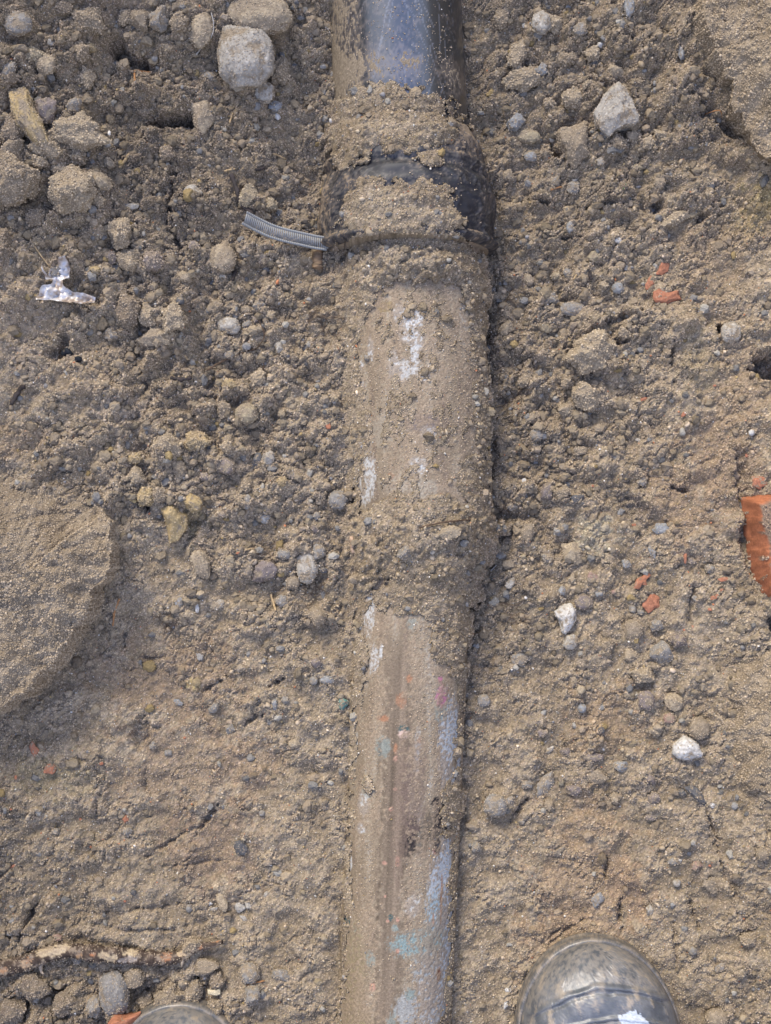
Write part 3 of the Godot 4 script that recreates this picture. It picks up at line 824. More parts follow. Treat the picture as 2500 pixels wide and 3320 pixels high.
		var dust := -0.30 + 0.55 * b + 0.4 * f + 0.55 * g + 0.25 * smoothstep(0.5, 1.2, absf(t))
		if t < -0.7: dust += 0.12
		if py < 560.0 and t > 0.3: dust += 0.3
		if py > 590.0 and t > 0.45: dust -= 0.22
		col = col.lerp(Color(0.17, 0.14, 0.115), clampf(dust + 0.42, 0.0, 0.42))
		var film := -1.0
		if dust > 0.14: film = 0.00014 + 0.0005 * minf(dust - 0.14, 1.0)
		return [sh, col, film, Color(0.29, 0.222, 0.155) * rr.randf_range(0.75, 1.2)]
	var cp := thing("rubber_coupling", Vector3.ZERO, "black rubber coupling sleeve, half hidden by soil, between black plastic pipe and old pipe", "coupling")
	pipe_part(cp, "sleeve", z_rings(438, 822, 0.001), rubber, mats["rubber"], mats["dust"], 0.012, "earth_film")
	build_clamp()

func build_clamp() -> void:
	var cl := thing("hose_clamp", Vector3.ZERO, "steel hose clamp with a slotted strap tail sticking out over the soil", "clamp")
	# band round the coupling, its tail leaving the sleeve and curling up and away over the soil
	var pts := []
	var ups := []
	var z0 := wz(786)
	var l := line_at(z0)
	for k in 90:
		var a := deg_to_rad(-98.0 - 110.0 * k / 89.0)     # under the sleeve round to its side
		var dir := Vector3(sin(a), cos(a), 0)
		pts.append(Vector3(l.x, 0, z0) + dir * (l.y + 0.0026)); ups.append(dir)
	var tail := [Vector3(wx(1062, 0.02), 0.022, wz(792, 0.02)), Vector3(wx(1022, 0.02), 0.0215, wz(786, 0.02)), Vector3(wx(985, 0.022), 0.0235, wz(778, 0.022)), Vector3(wx(930, 0.026), 0.027, wz(765, 0.026)), Vector3(wx(880, 0.03), 0.031, wz(750, 0.03)), Vector3(wx(835, 0.034), 0.036, wz(730, 0.034)), Vector3(wx(794, 0.040), 0.043, wz(709, 0.04))]
	var tp := smooth_path(tail, 44)
	var steel := Color(0.21, 0.208, 0.20)
	var v := PackedVector3Array(); var c := PackedColorArray(); var idx := PackedInt32Array()
	strap(v, c, idx, PackedVector3Array(pts), ups, 0.0055, 0.0009, steel)
	put("band", arrays_mesh(v, c, idx), mats["steel"], cl)
	v = PackedVector3Array(); c = PackedColorArray(); idx = PackedInt32Array()
	var tu := []
	for k in tp.size():
		var d := (tp[mini(k + 1, tp.size() - 1)] - tp[maxi(k - 1, 0)]).normalized()
		var lean := lerpf(-0.25, 0.0, k / 43.0)
		var across := d.cross(Vector3.UP).normalized()
		tu.append((across.cross(d).normalized() + across * lean).normalized())
	# slotted: two rails and a row of slanted bars
	var nn := tp.size()
	for side in [-1.0, 1.0]:
		var rail := PackedVector3Array()
		for k in nn:
			var d := (tp[mini(k + 1, nn - 1)] - tp[maxi(k - 1, 0)]).normalized()
			var ac: Vector3 = d.cross(tu[k]).normalized()
			rail.append(tp[k] + ac * side * 0.0046)
		strap(v, c, idx, rail, tu, 0.0010, 0.0007, steel)
	for k in range(0, nn - 1):
		var d := (tp[k + 1] - tp[k])
		var dn := d.normalized()
		var ac: Vector3 = dn.cross(tu[k]).normalized()
		var half := d * 0.35
		if k < 3 or k > nn - 5: half = d * 0.5
		var up: Vector3 = tu[k]
		var slant := dn * 0.0005
		box8(v, c, idx, [tp[k] - half - ac * 0.0037 - slant, tp[k] + half - ac * 0.0037 - slant, tp[k] + half + ac * 0.0037 + slant, tp[k] - half + ac * 0.0037 + slant], up * 0.00033, steel)
	put("slotted_strap", arrays_mesh(v, c, idx), mats["steel"], cl)
	# worm screw housing, caked in rusty earth
	var hp := PackedVector3Array(); var hr := PackedFloat32Array(); var hc := PackedColorArray()
	for k in 14:
		hp.append(Vector3(wx(1028, 0.015) + 0.0004 * sin(k * 1.7), 0.011, wz(838, 0.015) - 0.007 + k * 0.00115))
		hr.append((0.0044 if k % 2 == 0 else 0.0038) * (0.7 if k == 0 or k == 13 else 1.0)); hc.append(Color(0.17, 0.115, 0.07) * rng.randf_range(0.6, 1.4))
	put("screw_housing", tube(hp, hr, hc, 12, 0.08), mats["soil_plain"], cl)

func box8(v: PackedVector3Array, c: PackedColorArray, idx: PackedInt32Array, q: Array, up: Vector3, col: Color) -> void:
	# q: four corners of the mid plane; the box reaches up above and below it; every face has its own vertices
	var faces := [[0, 1, 2, 3, 1, 1, 1, 1], [3, 2, 1, 0, -1, -1, -1, -1], [0, 1, 1, 0, -1, -1, 1, 1], [1, 2, 2, 1, -1, -1, 1, 1], [2, 3, 3, 2, -1, -1, 1, 1], [3, 0, 0, 3, -1, -1, 1, 1]]
	var cen: Vector3 = (q[0] + q[1] + q[2] + q[3]) / 4.0
	for f in faces:
		var p := []
		for k in 4: p.append(q[f[k]] + up * float(f[k + 4]))
		var n: Vector3 = (p[2] - p[0]).cross(p[1] - p[0])
		var mid: Vector3 = (p[0] + p[1] + p[2] + p[3]) / 4.0
		if n.dot(mid - cen) < 0.0: p.reverse()
		var b := v.size()
		for k in 4:
			v.append(p[k]); c.append(col)
		idx.append_array(PackedInt32Array([b, b + 1, b + 2, b, b + 2, b + 3]))

func strap(v: PackedVector3Array, c: PackedColorArray, idx: PackedInt32Array, pts: PackedVector3Array, ups: Array, half: float, thick: float, col: Color) -> void:
	var n := pts.size()
	for k in n - 1:
		var d0 := (pts[mini(k + 1, n - 1)] - pts[maxi(k - 1, 0)]).normalized()
		var d1 := (pts[mini(k + 2, n - 1)] - pts[k]).normalized()
		var a0: Vector3 = d0.cross(ups[k]).normalized() * half
		var a1: Vector3 = d1.cross(ups[k + 1]).normalized() * half
		box8(v, c, idx, [pts[k] - a0, pts[k + 1] - a1, pts[k + 1] + a1, pts[k] + a0], ups[k] * thick * 0.5, col)

# ---------- stones, clods, pebbles ----------
const PAL := {"tan": Color(0.41, 0.325, 0.215), "brown": Color(0.28, 0.22, 0.15), "dark": Color(0.18, 0.138, 0.102), "grey": Color(0.275, 0.25, 0.215), "blue": Color(0.29, 0.285, 0.27), "pale": Color(0.42, 0.375, 0.305), "white": Color(0.60, 0.56, 0.49),
	"ochre": Color(0.44, 0.325, 0.165), "purple": Color(0.235, 0.19, 0.165), "slate": Color(0.125, 0.12, 0.117), "pink": Color(0.34, 0.215, 0.165), "sand": Color(0.37, 0.30, 0.19), "brick": Color(0.43, 0.185, 0.105), "coal": Color(0.022, 0.025, 0.03), "teal": Color(0.12, 0.25, 0.215), "cream": Color(0.62, 0.52, 0.34)}
const WORD := {"tan": "tan", "brown": "brown", "dark": "dark brown", "grey": "grey", "blue": "bluish grey", "pale": "pale", "white": "white", "ochre": "ochre", "purple": "purplish grey", "slate": "dark slate", "pink": "pinkish", "sand": "sandy yellow", "brick": "orange", "teal": "green", "coal": "black"}

# px, py, w, h, turn, kind (r rounded, a angular, c clod, f flat), colour, bare (0 dusty .. 1 clean), label, outline (optional, in units of the half size)
var STONES := [
	[798, 200, 182, 198, 0, "r", "pale", .42, "largest rounded pale boulder, lying by black pipe", [[-.75, -.9], [.1, -1], [.62, -.85], [1, -.3], [.95, .45], [.45, .95], [-.3, 1], [-.85, .55], [-1, -.1]]],
	[840, 45, 200, 135, 0, "r", "tan", .25, "big tan cobble touching the top of the largest boulder", []],
	[650, 88, 72, 112, 8, "r", "tan", .3, "upright oblong tan stone with a pale root hair curling round it", []],
	[440, 35, 80, 92, -15, "a", "brown", .35, "split grey brown stone, left half of a pair above the bare hollow", []],
	[505, 40, 95, 95, 20, "a", "grey", .4, "split grey stone with sharp ridge, other half of the pair", []],
	[270, 38, 100, 84, 10, "c", "brown", .1, "rounded brown soil clod beside the split grey stones", []],
	[30, 38, 84, 72, 0, "r", "grey", .4, "smooth grey stone at the very rim of the bank, above small pale pebble", []],
	[385, 18, 50, 56, 0, "c", "brown", .1, "", []], [575, 50, 60, 66, 0, "c", "brown", .1, "", []], [190, 8, 60, 40, 0, "c", "dark", .1, "", []],
	[62, 350, 106, 216, -14, "a", "ochre", .35, "tall ochre stone standing upright in the bank of clods", [[-.5, -.9], [.35, -1], [.75, -.5], [.9, .3], [1, .95], [.1, 1], [-.6, .6], [-1, -.2]]],
	[14, 410, 90, 116, 0, "c", "dark", .1, "dark clod leaning against the tall ochre stone", []],
	[147, 358, 78, 98, 10, "a", "purple", .5, "dark purplish stone wedged beside the tall ochre stone", []],
	[240, 352, 66, 60, 0, "a", "grey", .35, "grey stone above the clod with a white speck", []],
	[234, 428, 178, 108, 8, "c", "tan", .25, "broad tan clod with a bluish white speck on its crest", []],
	[129, 427, 32, 42, 30, "r", "slate", .5, "", []],
	[162, 487, 112, 74, 12, "c", "tan", .15, "tilted tan clod tucked under the white specked clod", []],
	[45, 494, 84, 86, 0, "c", "brown", .1, "brown crumbly clod under the tall ochre stone", []],
	[132, 530, 58, 48, 20, "c", "tan", .1, "", []], [186, 545, 60, 46, 0, "c", "tan", .1, "", []], [250, 503, 48, 62, 0, "c", "brown", .1, "", []],
	[60, 592, 164, 150, 0, "c", "brown", .12, "biggest brown clod at the rim of the bank, threaded with rootlets", []],
	[228, 628, 142, 152, 10, "c", "tan", .15, "large yellowish tan clod beside the rootlet threaded clod", []],
	[327, 596, 92, 76, 35, "a", "tan", .2, "leaning wedge shaped tan clod", []],
	[312, 648, 52, 60, 0, "c", "brown", .1, "", []], [114, 702, 78, 56, -20, "c", "dark", .1, "", []],
	[381, 749, 104, 104, 10, "c", "tan", .2, "blocky tan clod alone on crumbs above the cluster of three clods", []],
	[723, 840, 88, 96, 0, "r", "tan", .25, "rounded tan stone below the slotted steel strap", []],
	[498, 850, 62, 92, 5, "c", "purple", .2, "", []],
	[660, 380, 92, 112, 0, "a", "tan", .2, "faceted tan stone at the mouth of the dark hollow", []],
	[858, 305, 66, 68, 0, "r", "pale", .4, "egg shaped pale pebble at the foot of the largest boulder", []],
	[906, 236, 62, 92, 10, "c", "brown", .1, "upright brown clod between the largest boulder and black pipe", []],
	[894, 350, 58, 42, -15, "a", "blue", .55, "", []], [900, 376, 22, 26, 0, "a", "white", .95, "tiny bright white quartz chip by a bluish stone", []],
	[684, 255, 42, 36, 0, "r", "grey", .35, "", []], [135, 186, 64, 62, 0, "r", "tan", .15, "round tan clod like a ball, alone on dark soil", []], [258, 166, 56, 62, 15, "c", "brown", .1, "", []], [267, 226, 52, 74, 0, "c", "tan", .1, "", []],
	[276, 123, 40, 36, 0, "c", "ochre", .3, "", []], [78, 136, 58, 48, 0, "c", "sand", .3, "", []], [156, 123, 32, 26, 20, "r", "pale", .8, "", []], [12, 200, 52, 62, 0, "a", "grey", .4, "", []], [22, 244, 62, 52, 0, "c", "dark", .1, "", []],
	[540, 502, 52, 48, 0, "c", "dark", .1, "", []], [624, 628, 96, 60, 5, "f", "pale", .55, "flat pale stone sunk in the soil lump beside a crack", []], [426, 664, 52, 30, 0, "r", "pale", .55, "", []], [810, 640, 66, 74, 20, "c", "sand", .2, "", []], [876, 668, 54, 48, 0, "c", "sand", .2, "", []], [630, 800, 38, 34, 0, "r", "purple", .4, "", []],
	[309, 876, 48, 36, 0, "r", "ochre", .4, "", []], [360, 834, 48, 50, 0, "a", "purple", .4, "", []], [420, 848, 84, 72, 15, "c", "tan", .12, "", []], [14, 806, 90, 130, 0, "c", "dark", .1, "dark brown clod at the rim above the pale slope", []],
	[414, 1000, 92, 106, 0, "c", "dark", .1, "dark crumbly clod, darkest of the clods by the foil scrap", []], [486, 1026, 58, 68, 0, "c", "tan", .15, "", []], [567, 1030, 92, 98, 25, "c", "tan", .2, "square tan clod of the cluster of three", []], [510, 1096, 132, 78, -5, "a", "tan", .18, "flat wedge shaped tan clod of the cluster of three", []], [588, 980, 28, 28, 0, "r", "slate", .5, "", []],
	[744, 1056, 74, 56, 15, "r", "pale", .45, "", []], [831, 1034, 36, 32, 0, "r", "purple", .45, "", []], [806, 1056, 38, 30, 0, "r", "grey", .4, "", []], [840, 992, 48, 32, 0, "r", "grey", .4, "", []], [798, 1004, 36, 28, 0, "r", "brown", .3, "", []], [876, 1022, 38, 34, 0, "c", "tan", .2, "", []], [744, 1146, 42, 38, 0, "r", "grey", .4, "", []], [906, 1130, 36, 50, -15, "r", "pale", .5, "", []], [675, 1101, 30, 28, 0, "r", "slate", .4, "", []],
	[741, 1245, 44, 36, 0, "c", "ochre", .5, "", []], [801, 1342, 72, 66, 0, "r", "sand", .35, "round sandy yellow stone on crumbly soil", []], [729, 1330, 54, 52, 0, "c", "brown", .1, "", []], [639, 1432, 94, 78, 8, "c", "ochre", .3, "ochre stained lump embedded flush in crumbly soil", []], [549, 1440, 90, 70, 20, "c", "tan", .15, "", []], [435, 1485, 54, 36, -10, "c", "ochre", .5, "", []], [441, 1548, 58, 66, 30, "c", "tan", .1, "", []],
	[837, 1490, 42, 62, 0, "a", "slate", .6, "dark charcoal coloured stone beside a pale grey one", []], [872, 1484, 48, 58, 0, "a", "pale", .5, "pale grey stone beside the dark charcoal one", []], [912, 1562, 38, 36, 0, "c", "ochre", .5, "", []], [801, 1575, 48, 42, 0, "c", "brown", .1, "", []], [468, 1612, 64, 82, 10, "c", "ochre", .45, "crumbly ochre clod beside a dark gap", []], [516, 1604, 40, 58, 0, "c", "brown", .15, "", []],
	[567, 1688, 92, 138, -6, "a", "ochre", .7, "large clean ochre yellow stone with a dark lower corner", [[-.9, -.75], [-.2, -1], [.5, -.8], [1, -.2], [.8, .45], [.2, .95], [-.45, 1], [-.5, .3]]], [624, 1630, 84, 70, 40, "a", "ochre", .55, "slanting ochre stone touching the large clean ochre one", []], [594, 1580, 38, 28, 0, "f", "pale", .6, "", []], [801, 1628, 24, 52, 5, "r", "grey", .6, "", []], [858, 1680, 42, 36, 0, "r", "blue", .6, "", []],
	[654, 1830, 56, 98, -18, "r", "tan", .3, "elongated tan stone lying in a groove of packed soil", []], [858, 1856, 88, 88, 15, "a", "purple", .65, "angular grey purple stone with chipped faces", [[-.9, .1], [-.35, -.9], [.3, -1], [.95, -.6], [.85, .1], [.3, .6], [-.1, .85], [-.75, .95]]], [997, 1838, 68, 104, -5, "r", "pale", .4, "oblong pale grey stone by the soil heap over the pipe joint", []], [924, 1796, 48, 34, 0, "r", "grey", .4, "", []],
	[1113, 2278, 38, 44, 0, "r", "teal", .35, "green pebble lying against the old pipe", []], [696, 2293, 46, 40, 0, "a", "grey", .5, "", []], [744, 2362, 40, 36, 0, "a", "grey", .45, "", []], [714, 1960, 42, 46, 0, "f", "pale", .5, "", []], [579, 1951, 38, 36, 0, "f", "blue", .5, "", []], [639, 1972, 18, 42, 0, "f", "white", .85, "", []], [576, 2278, 44, 24, 15, "f", "blue", .6, "", []], [498, 2416, 34, 30, -20, "a", "grey", .5, "", []], [546, 2440, 28, 22, 0, "r", "grey", .5, "", []], [954, 2411, 38, 28, -10, "r", "tan", .4, "", []], [855, 2143, 22, 24, 0, "r", "grey", .5, "", []], [924, 2270, 32, 30, 0, "r", "grey", .5, "", []], [892, 2286, 30, 46, 0, "a", "blue", .5, "", []], [915, 1950, 38, 36, 0, "r", "grey", .4, "", []],
	[1097, 1622, 64, 62, 15, "r", "grey", .55, "smooth round grey pebble against the socket of the old pipe", []], [1030, 1673, 34, 32, 0, "r", "grey", .45, "", []], [1020, 1715, 32, 34, 0, "r", "purple", .4, "", []], [1035, 1789, 62, 52, 10, "a", "grey", .4, "rough grey stone above the oblong pale grey one", []], [1048, 1847, 38, 28, -15, "a", "slate", .5, "", []], [951, 1887, 48, 42, 0, "r", "brown", .3, "", []], [1024, 1994, 78, 68, 25, "a", "brown", .3, "broad brown stone with a flat side facing old pipe", []], [1059, 2205, 52, 30, -8, "r", "blue", .55, "", []], [1027, 2147, 44, 40, 0, "r", "purple", .55, "", []], [1018, 2205, 30, 30, 0, "r", "grey", .4, "", []], [916, 1946, 40, 40, 0, "r", "grey", .4, "", []],
	[1462, 1724, 84, 58, -22, "a", "tan", .35, "angular tan stone resting on the soil heap over pipe joint", []], [1313, 1792, 58, 52, -20, "r", "grey", .45, "round grey stone resting on the soil heap over pipe joint", []], [1543, 2094, 26, 26, 0, "r", "blue", .5, "", []], [1567, 2270, 46, 44, 0, "r", "grey", .4, "", []], [1306, 1708, 20, 14, 0, "r", "tan", .4, "", []], [1190, 1162, 26, 26, 0, "a", "grey", .4, "", []],
	[780, 2748, 48, 72, -5, "a", "slate", .75, "glossy dark grey stone standing proud of smooth packed soil", []], [414, 2693, 38, 38, 0, "a", "grey", .5, "", []], [432, 2892, 27, 24, 30, "a", "slate", .7, "", []], [723, 2919, 32, 66, -20, "r", "tan", .5, "narrow tan stone beside the broken grey flakes", []], [776, 2940, 44, 44, 0, "f", "pale", .8, "largest flake of a broken light grey stone", [[-.7, -.7], [.6, -1], [1, .1], [.1, .9], [-1, .3]]], [808, 2932, 28, 28, 0, "f", "pale", .8, "upper small flake split off the light grey stone", [[-1, -.6], [.9, -.9], [.4, .9], [-.8, .7]]], [788, 2980, 30, 26, 0, "f", "pale", .75, "lower small flake split off the light grey stone", [[-1, -1], [.4, -.8], [1, .2], [.3, 1]]],
	[681, 2928, 20, 16, 0, "f", "white", .8, "", []], [692, 2950, 34, 20, 0, "f", "pale", .5, "", []], [864, 2902, 26, 36, 0, "f", "pale", .6, "", []], [120, 2622, 38, 24, 5, "r", "tan", .4, "", []], [180, 2697, 30, 32, 0, "r", "grey", .4, "", []], [614, 2942, 22, 28, 0, "r", "grey", .5, "", []], [850, 2635, 22, 20, 0, "r", "grey", .6, "", []],
	[378, 3205, 96, 148, -8, "r", "grey", .5, "long smooth grey stone lying under the peeled root", []], [438, 3160, 82, 92, 10, "a", "brown", .15, "wedge shaped brown clod under the middle of the peeled root", []], [624, 3064, 74, 62, 0, "c", "brown", .15, "rounded clod behind the tip of peeled root", []], [668, 3136, 90, 66, -10, "a", "brown", .2, "angular brown clod in front of the tip of peeled root", []], [566, 3206, 94, 92, 0, "c", "brown", .12, "", []], [632, 3190, 70, 100, 0, "c", "brown", .12, "", []], [702, 3180, 64, 60, 0, "c", "dark", .05, "dark fibrous clod above the cream wood chip", []], [810, 3148, 70, 66, 0, "r", "grey", .3, "", []], [818, 3223, 74, 76, 0, "a", "grey", .45, "blocky grey stone near a boot toe", []], [906, 3162, 74, 44, 10, "a", "grey", .35, "", []], [312, 3258, 66, 84, 20, "a", "grey", .35, "grey stone between the long smooth stone and loose clods", []], [480, 3230, 60, 70, 0, "c", "brown", .1, "", []], [210, 3240, 90, 80, 0, "c", "dark", .1, "", []], [110, 3200, 100, 70, 15, "c", "dark", .1, "", []], [40, 3270, 100, 90, 0, "c", "dark", .1, "", []], [700, 3260, 70, 60, 0, "c", "brown", .1, "", []], [250, 3110, 40, 30, 0, "r", "grey", .4, "", []], [185, 3045, 40, 26, 0, "r", "pink", .3, "", []],
	[2002, 364, 152, 168, 0, "a", "pale", .5, "big pale wedge stone with a sharp edge, set in the bank", [[-.1, -1], [.3, -.85], [.6, -.1], [1, .55], [.8, .85], [.2, .95], [-.4, .95], [-.95, .6], [-1, .1], [-.6, -.55]]],
	[1754, 76, 62, 74, 0, "r", "pale", .5, "rounded pale stone in crumbly soil beside the black pipe", []], [1793, 84, 50, 60, 0, "c", "tan", .1, "", []], [2042, 18, 36, 64, 0, "r", "blue", .6, "", []], [2218, 156, 26, 56, -8, "r", "blue", .7, "narrow bluish stone upright in sandy soil", []], [1676, 180, 64, 94, 15, "c", "tan", .12, "", []], [1757, 226, 54, 48, 0, "a", "blue", .6, "angular bluish stone above the large tan clod", []], [1692, 268, 134, 78, -5, "c", "tan", .15, "large tan clod beside the black pipe", []], [1670, 396, 82, 62, -40, "a", "blue", .55, "slanting bluish slab between coupling and wedge stone", []], [1712, 444, 76, 46, 5, "r", "sand", .35, "yellowish oval stone touching the slanting bluish slab", []],
	[2004, 214, 64, 46, 25, "a", "tan", .3, "", []], [1989, 246, 32, 28, 0, "r", "pale", .7, "", []], [1954, 130, 30, 28, 0, "r", "white", .75, "", []], [1924, 166, 54, 50, 0, "c", "tan", .15, "", []], [1860, 470, 140, 150, -20, "a", "brown", .2, "broad dark brown slab of earth below the wedge stone", []], [2054, 442, 48, 32, 0, "r", "brown", .3, "", []], [2094, 472, 42, 44, 0, "c", "tan", .1, "", []], [1997, 466, 54, 52, 0, "c", "brown", .1, "", []], [2150, 434, 70, 26, 20, "c", "tan", .1, "", []], [1840, 200, 60, 46, 0, "c", "brown", .1, "", []], [1880, 100, 44, 44, 0, "r", "grey", .35, "", []], [1620, 60, 50, 60, 0, "c", "brown", .1, "", []], [1850, 330, 70, 70, 20, "c", "tan", .1, "", []], [1780, 340, 44, 40, 0, "c", "brown", .1, "", []], [2140, 590, 40, 60, 10, "a", "brown", .15, "", []], [2200, 700, 120, 40, -25, "c", "tan", .12, "", []], [1720, 510, 46, 34, 0, "r", "blue", .4, "", []], [1950, 520, 40, 34, 0, "r", "grey", .4, "", []], [2070, 540, 44, 24, 0, "r", "sand", .5, "", []],
	[1930, 833, 50, 42, 0, "r", "sand", .4, "sandy yellow pebble between coupling and brick shards", []], [1846, 740, 24, 38, 0, "r", "blue", .6, "", []], [2005, 780, 28, 20, 0, "r", "white", .7, "", []], [1840, 888, 40, 32, 0, "r", "grey", .4, "", []], [1800, 900, 44, 40, 0, "r", "sand", .4, "", []],
	[1921, 1146, 156, 130, -20, "c", "tan", .3, "large round earth crusted lump with a scrap of brick on it", []], [240, 1152, 52, 40, 20, "a", "coal", .95, "shiny blue black charcoal lump in a soil crack", []], [262, 1170, 30, 24, 0, "a", "coal", .95, "small black charcoal flake beside the larger one", []], [1783, 968, 68, 46, 15, "a", "grey", .4, "", []], [1853, 1008, 84, 46, 5, "r", "grey", .45, "flat grey stone above the large earth crusted lump", []], [1638, 1070, 70, 60, -35, "a", "tan", .35, "tan stone balanced on the soil edge by the socket", []], [1604, 965, 36, 52, -45, "a", "brown", .3, "", []], [2005, 933, 40, 38, 0, "r", "blue", .55, "", []], [2372, 1077, 64, 68, 0, "r", "pale", .45, "round pale stone set in the bank near the dark hole", []], [1838, 1326, 58, 58, 20, "a", "tan", .25, "", []], [1905, 1285, 116, 90, 10, "c", "tan", .12, "knobbly tan clod below the large earth crusted lump", []], [1774, 1598, 54, 74, -8, "a", "purple", .6, "lilac grey stone standing on edge beside dark slate pebble", []], [1872, 1617, 54, 36, -25, "a", "slate", .7, "dark slate pebble beside the lilac grey stone", []], [1882, 1465, 60, 36, 5, "r", "brown", .3, "", []], [1840, 1240, 60, 50, 0, "c", "brown", .1, "", []], [2030, 1080, 60, 40, 0, "c", "brown", .1, "", []], [1700, 1240, 60, 44, -20, "c", "brown", .12, "", []], [1740, 1410, 46, 40, 0, "r", "grey", .3, "", []], [1700, 1570, 20, 56, 0, "f", "white", .6, "", []], [1820, 1600, 50, 50, 0, "c", "brown", .1, "", []], [1660, 1640, 46, 50, 0, "a", "grey", .35, "", []], [2450, 1400, 20, 20, 0, "r", "white", .7, "", []], [2075, 1425, 22, 22, 0, "f", "pale", .7, "", []],
	[1854, 1796, 68, 76, 0, "a", "tan", .45, "square tan slab beneath the cream earth patch", [[-1, -.9], [.3, -1], [.9, -.4], [1, .7], [.4, 1], [-.7, .7]]], [2156, 1714, 78, 50, 0, "f", "blue", .7, "flat shiny bluish stone level with the packed soil", []], [1711, 1725, 42, 62, 20, "r", "brown", .35, "", []], [1812, 1722, 44, 40, 0, "a", "blue", .4, "", []], [1659, 1887, 62, 38, -12, "f", "pale", .6, "flat grey triangular chip near the old pipe", [[-1, .6], [-.4, -.7], [1, -.9], [.4, .3], [-.3, 1]]], [1696, 1805, 24, 24, 0, "a", "sand", .8, "", []], [1770, 1810, 50, 30, 30, "r", "grey", .4, "", []],
	[1827, 2003, 88, 104, 0, "a", "white", .62, "pale heart shaped stone narrowing to a blunt point", [[-.95, -.55], [-.4, -1], [.5, -.95], [.95, -.6], [.8, .1], [.35, .7], [.05, 1], [-.25, .85], [-.45, .2]]], [1849, 2082, 52, 62, 0, "a", "pale", .55, "grey white stone just past the point of the heart shaped stone", []], [1892, 1952, 58, 48, 0, "r", "purple", .35, "", []], [2146, 2120, 84, 92, 10, "a", "grey", .55, "grey stone with a bright shiny edge among smaller stones", []], [2043, 2124, 48, 52, -20, "r", "tan", .4, "", []], [2081, 2185, 80, 62, 10, "c", "tan", .15, "", []], [2048, 2038, 64, 68, 0, "r", "brown", .3, "", []], [2127, 2028, 54, 46, 0, "a", "grey", .4, "", []], [2196, 2075, 68, 56, 20, "a", "purple", .35, "", []], [2092, 2270, 54, 64, 0, "r", "purple", .45, "", []], [2064, 2254, 24, 26, 0, "a", "pale", .6, "", []], [2178, 2270, 74, 56, 38, "a", "tan", .4, "slanting brown stone next to a rounded purplish one", []], [2262, 2357, 68, 72, 20, "r", "brown", .3, "", []], [2226, 2422, 100, 78, 5, "r", "white", .7, "large clean whitish stone with a pointed end", [[-1, .5], [-.9, -.3], [-.3, -.95], [.2, -.8], [.7, -.3], [1, .4], [.7, .8], [-.2, 1], [-.7, .8]]], [2124, 2368, 48, 42, 10, "a", "tan", .3, "", []], [1924, 2454, 72, 26, 0, "r", "purple", .4, "", []], [1886, 2295, 30, 30, 0, "r", "blue", .5, "", []], [1948, 2365, 24, 22, 0, "r", "slate", .7, "", []], [1686, 2130, 90, 64, 0, "f", "grey", .3, "", []], [1784, 2430, 40, 24, -40, "f", "pale", .6, "", []], [1832, 2436, 42, 38, 0, "r", "purple", .4, "", []], [2170, 2330, 38, 36, 0, "r", "pink", .4, "", []], [2280, 2440, 14, 14, 0, "r", "white", .8, "", []], [1820, 1915, 30, 40, 0, "r", "blue", .5, "", []], [1945, 1925, 36, 30, 0, "r", "blue", .5, "", []], [2030, 1826, 40, 34, 0, "a", "blue", .4, "", []], [2118, 1790, 26, 60, -25, "a", "blue", .45, "", []], [2050, 1975, 34, 30, 0, "a", "grey", .55, "", []], [2075, 1985, 34, 22, 15, "a", "grey", .55, "", []], [2310, 1845, 40, 38, 0, "r", "grey", .35, "", []], [2080, 1560, 40, 34, 0, "r", "grey", .3, "", []], [2255, 1940, 30, 26, 0, "a", "grey", .4, "", []],
